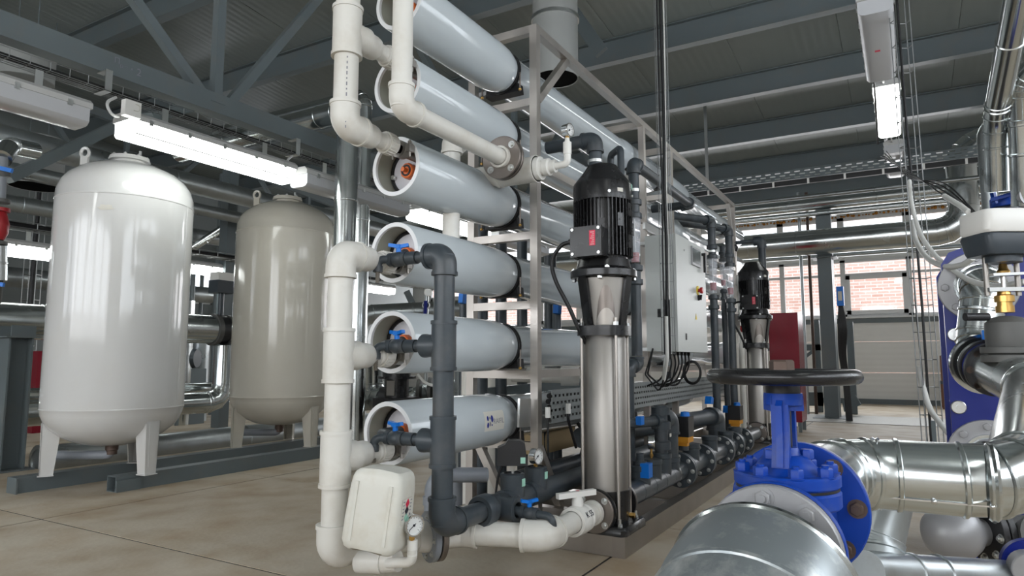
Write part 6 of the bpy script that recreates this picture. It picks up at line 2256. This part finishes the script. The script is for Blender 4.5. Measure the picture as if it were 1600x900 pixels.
# jacket going down under the horizontal pipe, and the bottom pipe
gl_ = thing('lower_jacket', 'crumpled galvanized elbow jacket dropping below the blue valve flange', 'pipe', at(1370, 830, d=1.7))
a = at(1372, 800, d=1.75)
jacket(gl_, [at(1385, 760, d=1.85), at(1364, 850, d=1.8), at(1368, 905, d=1.75)], .072, .1, 'galvanized_dull', nb=3, n=32)
jacket(gl_, [at(1352, 893, d=1.65), at(1420, 897, d=1.75), at(1640, 908, d=1.95)], .05, .08, 'galvanized_dull', nb=3, n=30, seams=(.4,))
bs_ = thing('float_trap', 'silver painted rounded strainer body with bolted dark flange on the floor', 'valve', at(1490, 840, d=2.3))
sc_ = at(1492, 832, d=2.35)
ax_ = CR
m = MB().lathe(sc_, ax_, [(-.105, 0), (-.10, .035), (-.085, .062), (-.055, .086), (-.01, .096), (.03, .09), (.06, .07), (.08, .05), (.1, .045)], 32)
m.build('body', 'silver_paint', bs_)
MB().cyl(sc_ - Z_ * .08, Z_, .02, -.04, .02, 14).build('drain', 'silver_paint', bs_)
MB().cyl(sc_ + ax_ * .10, ax_, .105, 0, .022, 36, .002).build('flange', 'black_cast', bs_)
MB().cyl(sc_ + ax_ * .10, ax_, .105, .026, .048, 36, .002).build('flange', 'black_cast', bs_)
bolts(bs_, sc_ + ax_ * .10, -ax_, .085, 8, .012, 'zinc')
MB().tube([sc_ + ax_ * .14, sc_ + ax_ * .30 + F0 * .02], .055, 24).build('pipe', 'grey_cast', bs_)
m = MB().lathe(sc_ + ax_ * .22 + Z_ * .0 - F0 * .06, (-F0 + Z_ * .3), [(0, .06), (.05, .075), (.06, .075), (.06, .05), (.062, 0)], 24)
m.build('cover', 'grey_cast', bs_)
MB().tube([sc_ + Z_ * .02, sc_ + Z_ * .0 + ax_ * .06 + Z_ * .115], .04, 20).build('neck', 'silver_paint', bs_)
bw = thing('blue_fitting', 'dark blue round flange at the bottom right corner', 'flange', at(1600, 875, d=1.9))
MB().cyl(at(1606, 880, d=1.9), (-F0 - CR * .4), .07, 0, .03, 32, .003).build('flange', 'blue_plate', bw)
MB().cyl(at(1602, 884, d=1.85), (-F0 - CR * .4), .045, 0, .05, 24, .003).build('hub', 'silver_paint', bw)

# ================================================================== PLATE HEAT EXCHANGER
HX = 3.4
hxa, hxb = at(1480, 560, X=HX), at(1660, 560, X=HX)
ztp = at(1540, 380, X=HX).z
hx = thing('plate_heat_exchanger', 'tall dark blue plate heat exchanger at the right edge', 'heat exchanger', (HX + .1, (hxa.y + hxb.y) / 2, 0))
y0, y1 = hxa.y, hxb.y
rr = .10
pr = [(y0, .12), (y1, .12), (y1, ztp - .1)] + [(y1 + .1 - .1 * math.cos(a), ztp - .1 + .1 * math.sin(a)) for a in [0.3, .8, 1.57]] + [(y0 - .12, ztp), (y0 - .03, ztp - .03), (y0, ztp - .08)]
MB().prism([(HX, y, z) for y, z in pr], (.04, 0, 0)).build('frame_plate', 'blue_plate', hx)
MB().prism([(HX + .5, y, z) for y, z in pr], (.04, 0, 0)).build('pressure_plate', 'blue_plate', hx)
for k in range(26):
    MB().bb((HX + .06 + k * .016, y1 + .05, .2), (HX + .066 + k * .016, y0 - .06, ztp - .12)).build('heat_plate', 'stainless', hx)
MB().bb((HX - .0, y1 + .04, 0), (HX + .54, y0 - .04, .12)).build('foot_frame', 'blue_plate', hx)
for v in (523, 636):
    q = at(1492 + (v - 523) * .05, v, X=HX)
    m = MB().cyl(q, -X_, .028, -.0, .02, 24, .003)
    m.cyl(q, -X_, .010, -.56, .03, 12)
    m.build('tie_bolt', 'zinc', hx)
for i, (u, v) in enumerate(((1528, 448), (1545, 712))):
    q = at(u, v, X=HX)
    MB().cyl(q, -X_, .145, 0, .018, 40, .003).build('port_flange', 'silver_paint', hx)
    bolts(hx, q, -X_, .118, 8, .016, 'silver_paint', off=.018)
    MB().ring(q, -X_, .070, .088, .018, .06, 36).build('port_ring', 'galvanized', hx)
    if i == 1:
        MB().cyl(q, -X_, .075, .018, .10, 36, .02).build('port_cap', 'silver_paint', hx)

# upper port: jacket coming out and dropping to the lower flange
q = at(1528, 448, X=HX)
up = thing('port_pipe', 'galvanized elbow from upper blue plate port dropping down', 'pipe', q)
qd = V((HX - .18, q.y - .01, q.z))
jacket(up, [q - X_ * .02, qd, at(1528, 545, X=HX - .20), at(1545, 575, X=HX - .34)], .078, .12, 'galvanized', nb=3, n=36, seams=(.45,))
lf = P[4]
dl_ = (P[3] - P[4]).normalized()
fb = thing('wafer_valve', 'wafer valve with blue gasket and dark flanges before heat exchanger', 'valve', lf)
ax_ = (P[4] - P[3]).normalized()
MB().cyl(P[4], ax_, .086, -.0, .022, 40, .002).build('flange', 'black_cast', fb)
MB().cyl(P[4], ax_, .079, .022, .055, 40, .002).build('body', 'blue_plate', fb)
MB().cyl(P[4], ax_, .086, .055, .077, 40, .002).build('flange', 'black_cast', fb)
MB().ring(P[4], ax_, .080, .10, .10, .12, 40).build('rim_band', 'galvanized', fb)
bolts(fb, P[4], ax_, .070, 8, .009, 'rusty_steel')
MB().tube([P[4] + ax_ * .077, P[4] + ax_ * .14], .07, 28).build('neck', 'galvanized', fb)
MB().box(P[4] + ax_ * .04 + Z_ * .105, (.04, .04, .03)).build('blue_nut', 'blue_handle', fb)

# control valve with electric actuator
cvx = at(1572, 520, d=2.05)
cv = thing('control_valve', 'dark grey control valve with white and charcoal electric actuator at right', 'valve', at(1572, 600, d=2.05))
d2_ = 2.02
Q = lambda u, v: at(u, v, d=d2_)
B0 = Q(1574, 520)
MB().lathe(B0, Z_, [(-.075, 0), (-.075, .05), (-.05, .056), (.0, .058), (.03, .056), (.045, .040), (.05, .02), (.05, 0)], 32).build('valve_body', 'grey_cast', cv)
m = MB().cyl(B0 - Z_ * .052, Z_, .072, -.010, .010, 32, .002)
m.cyl(B0 - Z_ * .078, Z_, .072, -.010, .012, 32, .002)
m.build('body_flange', 'grey_cast', cv)
MB().cyl(Q(1518, 495), CR, .012, -.02, .05, 12).build('side_stem', 'black_cast', cv)
MB().tube([B0 - Z_ * .08, B0 - Z_ * .14 + CR * .02], .055, 24).build('neck', 'grey_cast', cv)
m = MB().lathe(Q(1570, 478), Z_, [(-.02, 0), (-.02, .024), (0, .024), (.0, .020), (.012, .020), (.012, .026), (.03, .026), (.034, .018), (.05, .016), (.05, 0)], 24)
m.build('brass_gland', 'brass', cv)
MB().cyl(Q(1570, 460), Z_, .007, 0, .10, 12).build('spindle', 'chrome', cv)
yk = MB()
zyk = Q(1570, 460).z
yk.bar(Q(1541, 453), Q(1600, 452), .03, .012)
yk.bar(Q(1546, 430), Q(1594, 428), .035, .008)
yk.build('yoke_plate', 'zinc', cv)
for u in (1543, 1568, 1592):
    MB().cyl(Q(u, 462), Z_, .0075 if u != 1568 else .005, 0, .115, 14).build('pillar', 'stainless', cv)
MB().lathe(Q(1568, 428), Z_, [(0, .01), (.0, .016), (.008, .018), (.016, .012), (.03, .010)], 16).build('coupling', 'brass', cv)


def rbox(c, w, dpt, h, r, m, name, parent, taper=1.0):
    vs, fs = [], []
    N = 28
    lv_ = [(-h / 2, taper * .94), (-h / 2 + r * .5, taper), (h / 2 - r * .5, 1.0), (h / 2, .95)]
    for z, s in lv_:
        for k in range(N):
            an = 2 * PI * k / N
            cx, cy = math.cos(an), math.sin(an)
            e = .32
            vs.append(c + CR * (math.copysign(abs(cx) ** e, cx) * w / 2 * s) + F0 * (math.copysign(abs(cy) ** e, cy) * dpt / 2 * s) + Z_ * z)
    for i in range(3):
        for k in range(N):
            fs.append((i * N + k, i * N + (k + 1) % N, (i + 1) * N + (k + 1) % N, (i + 1) * N + k))
    fs.append(tuple(range(N - 1, -1, -1)))
    fs.append(tuple(range(3 * N, 4 * N)))
    return MB().add(vs, fs).build(name, m, parent)


ca = Q(1566, 350)
rbox(ca, .19, .14, .068, .015, 'white_plastic', 'actuator_cover', cv)
rbox(Q(1566, 384), .188, .138, .064, .02, 'anthracite', 'actuator_body', cv, .9)
MB().cyl(Q(1566, 405), Z_, .05, -.012, .012, 24).build('actuator_neck', 'anthracite', cv)

# ================================================================== RISING PIPES TOP RIGHT
ur = thing('tall_pipe', 'nearest tall galvanized pipe leaning up to the top right corner', 'pipe', at(1550, 180, d=2.6))
jacket(ur, [at(1558, 298, d=3.1), at(1555, 188, d=3.05), at(1600, -45, d=2.4)], .049, .25, 'galvanized', nb=3, n=32, seams=(.35, .7))
u2 = thing('tall_pipe', 'galvanized pipe with inner elbow hugging the top right edge', 'pipe', at(1590, 180, d=2.5))
jacket(u2, [at(1603, 320, d=3.0), at(1598, 190, d=2.95), at(1596, 130, d=2.9), at(1650, 70, d=2.7)], .055, .12, 'galvanized', nb=3, n=32, seams=(.3,))
dk3 = at(1543, 250, d=4.6)
qq = at(1542, 250, d=4.6)
qz = at(1541, 188, d=4.6).z
MB().tube(fil([(qq.x, qq.y, 0), (qq.x, qq.y, qz), (qq.x, YR, qz)], .12), .05, 20).build('dark_pipe', 'galvanized_dull', None, 'slim dark vertical pipe between big elbow and rising pipes', 'pipe')
bvv = thing('blue_butterfly_valve', 'small blue butterfly valve with lever above the actuator', 'valve', at(1573, 318, d=3.2))
MB().cyl(at(1572, 317, d=3.2), Z_, .065, -.022, .022, 28, .003).build('body', 'blue_paint', bvv)
MB().cyl(at(1572, 326, d=3.2), Z_, .05, -.02, .0, 24).build('flange', 'black_cast', bvv)
MB().bar(at(1548, 313, d=3.15), at(1582, 303, d=3.1), .02, .016).build('lever', 'blue_paint', bvv)
m = MB().bar(at(1551, 301, d=3.15), at(1555, 318, d=3.15), .016, .02)
m.build('bracket', 'blue_paint', bvv)
MB().cyl(at(1600, 308, d=3.0), -F0, .05, 0, .04, 24).build('side_flange', 'silver_paint', bvv)

# ================================================================== BIG PIPES BY THE WINDOW WALL
XD = 10.6
cen = [at(1160, 388, X=XD), at(1460, 367, X=XD)]
zd = at(1300, 376, X=XD).z
yv_ = at(1504, 300, X=XD).y
zt_ = at(1504, 232, X=XD).z
bd = thing('large_duct', 'large galvanized duct along the windows with elbow rising at right', 'duct', (XD, 0, zd))
jacket(bd, [(XD, 5.5, zd), (XD, yv_, zd), (XD, yv_, zt_), (XD + .1, yv_ - 1.2, zt_ + .3)], .185, .32, 'galvanized', nb=4, n=36, seams=(.15, .3, .42, .5, .72))
for k, (v, r, X) in enumerate(((315, .11, 10.9), (331, .045, 11.2), (303, .03, 10.2), (331, .03, 13.0), (399, .04, 13.6))):
    z = at(1300, v, X=X).z
    gpipe('wall_pipe', [(X, 5.5, z), (X, -2.6, z)], r, ('thick upper galvanized pipe above the large duct', 'thin galvanized pipe just under the thick upper one', 'thin brownish gas pipe above all others near windows', 'thin pipe passing above the strip windows', 'thin pipe just below the large duct')[k],
          'galvanized' if k in (0, 1) else 'galvanized_dull', (.2, .35, .5, .65, .8))
pb_ = at(1301, 653, Z=0)
sp_ = thing('pipe_support', 'grey steel pipe support column standing before the windows', 'column', pb_)
zc_ = zd - .20
w = .19
m = MB().bb((pb_.x - w / 2, pb_.y - w / 2, .012), (pb_.x + w / 2, pb_.y + w / 2, zc_))
m.build('column', 'grey_steel', sp_)
MB().bb((pb_.x - .26, pb_.y - .24, 0), (pb_.x + .26, pb_.y + .24, .012)).build('base_plate', 'grey_steel', sp_)
MB().bb((pb_.x - .2, pb_.y - .17, zc_), (pb_.x + .16, pb_.y + .17, zc_ + .015)).build('saddle_plate', 'grey_steel', sp_)
zu = at(1300, 327, X=10.9).z
MB().bb((pb_.x + .2, pb_.y - .09, .0), (pb_.x + .36, pb_.y + .12, zu)).build('upper_column', 'grey_steel', sp_)
MB().bb((pb_.x + .14, pb_.y - .16, zu), (pb_.x + .42, pb_.y + .18, zu + .02)).build('saddle_plate', 'grey_steel', sp_)
pl = at(1313, 463, X=10.4)
el_ = thing('blue_switch_box', 'small blue box with white label fixed to the support column', 'switch', pl)
MB().box(pl - X_ * .0, (.1, .09, .27)).build('box', 'blue_handle', el_)
MB().box(pl + V((-.052, .0, .0)), (.004, .05, .13)).build('label', 'paper', el_)
m = MB()
for k in range(7):
    m.tube(spline([pl + V((.0, .02 - .006 * k, -.13)), pl + V((-.03, .04 - .016 * k, -.45)), pl + V((.05, .05 - .012 * k, -.8)), pl + V((.1, .02 - .01 * k, -1.2)), pl + V((.1, .0 - .01 * k, -1.9))]), .014, 7)
m.build('cable_bunch', 'rubber', el_)
# H-frames behind, thin rods, red cabinet
for k, (u0, u1) in enumerate(((1253, 1265), (1266, 1278))):
    a = at(u0 + 1, 460, X=11.6)
    m = MB().tube([(11.6, a.y, 0), (11.6, a.y, at(u0, 300, X=11.6).z)], .024, 10)
    m.build('thin_riser', 'galvanized_dull' if k == 0 else 'rusty_steel', None, ('left' if k == 0 else 'right') + ' thin vertical pipe between red cabinet and column', 'pipe')
m = MB()
hf = thing('steel_stand', 'low grey steel stand behind the thin risers by the wall', 'stand', (12.2, 1.8, 0))
for y in (2.6, 1.25):
    MB().bb((12.1, y - .05, 0), (12.2, y + .05, 1.5)).build('leg', 'grey_steel', hf)
MB().bb((12.1, 1.2, 1.0), (12.2, 2.65, 1.1)).build('rail', 'grey_steel', hf)
MB().bb((12.1, 1.2, .1), (12.2, 2.65, .32)).build('rail', 'grey_steel', hf)
MB().bar((12.12, 2.2, .3), (12.12, 1.3, 1.0), .05, .05).build('brace', 'grey_steel', hf)
q = at(1325, 600, X=12.0)
m = MB().bb((11.9, q.y - .12, 0), (12.0, q.y - .02, 1.45))
m.build('grey_stanchion', 'grey_steel', None, 'grey stanchion with sloped foot just right of support column', 'post')
sh_ = at(1332, 632, X=11.6)
MB().prism([sh_ + V((0, .12, -.12)), sh_ + V((0, -.12, 0)), sh_ + V((0, -.05, .14)), sh_ + V((0, .14, .02))], (.05, 0, 0)).build('bent_plate', 'grey_steel', None, 'small bent steel plate leaning at the support column foot', 'plate')
q = at(1228, 552, X=8.6)
a, b = at(1205, 617, X=8.6), at(1246, 488, X=8.6)
rc2 = thing('red_cabinet', 'dark red steel cabinet standing beyond the distant pump', 'cabinet', (8.75, (a.y + b.y) / 2, 0))
MB().bb((8.6, b.y, .12), (9.05, a.y, b.z)).build('body', 'red_cabinet', rc2)
MB().bb((8.585, b.y + .01, a.z + .02), (8.6, a.y - .01, b.z - .012)).build('door', 'red_cabinet', rc2)
for y in (b.y + .03, a.y - .03):
    MB().bb((8.62, y - .02, 0), (8.66, y + .02, .12)).build('leg', 'grey_steel', rc2)
    MB().bb((8.98, y - .02, 0), (9.02, y + .02, .12)).build('leg', 'grey_steel', rc2)
# chair by the far wall
cc = at(1476, 632, X=14.0)
ch_ = thing('chair', 'old wooden chair with dark backrest by far wall, half hidden', 'chair', (14.0, cc.y - .1, 0))
for dx in (0, .4):
    for dy in (0, -.42):
        MB().bb((13.9 + dx, cc.y + .03 + dy - .03, 0), (13.94 + dx, cc.y + .03 + dy, .45 if dx else .92)).build('leg', 'wood', ch_)
MB().bb((13.88, cc.y - .43, .43), (14.36, cc.y + .04, .48)).build('seat', 'anthracite', ch_)
MB().bb((13.90, cc.y - .40, .62), (13.93, cc.y + .01, .93)).build('backrest', 'anthracite', ch_)
sbk = at(1457, 680, X=4.95)
MB().bb((4.93, sbk.y - .02, 0), (4.95, sbk.y + .012, at(1457, 657, X=4.95).z)).build('floor_bracket', 'grey_steel', None, 'perforated grey bracket at the foot of the right ladder', 'bracket')
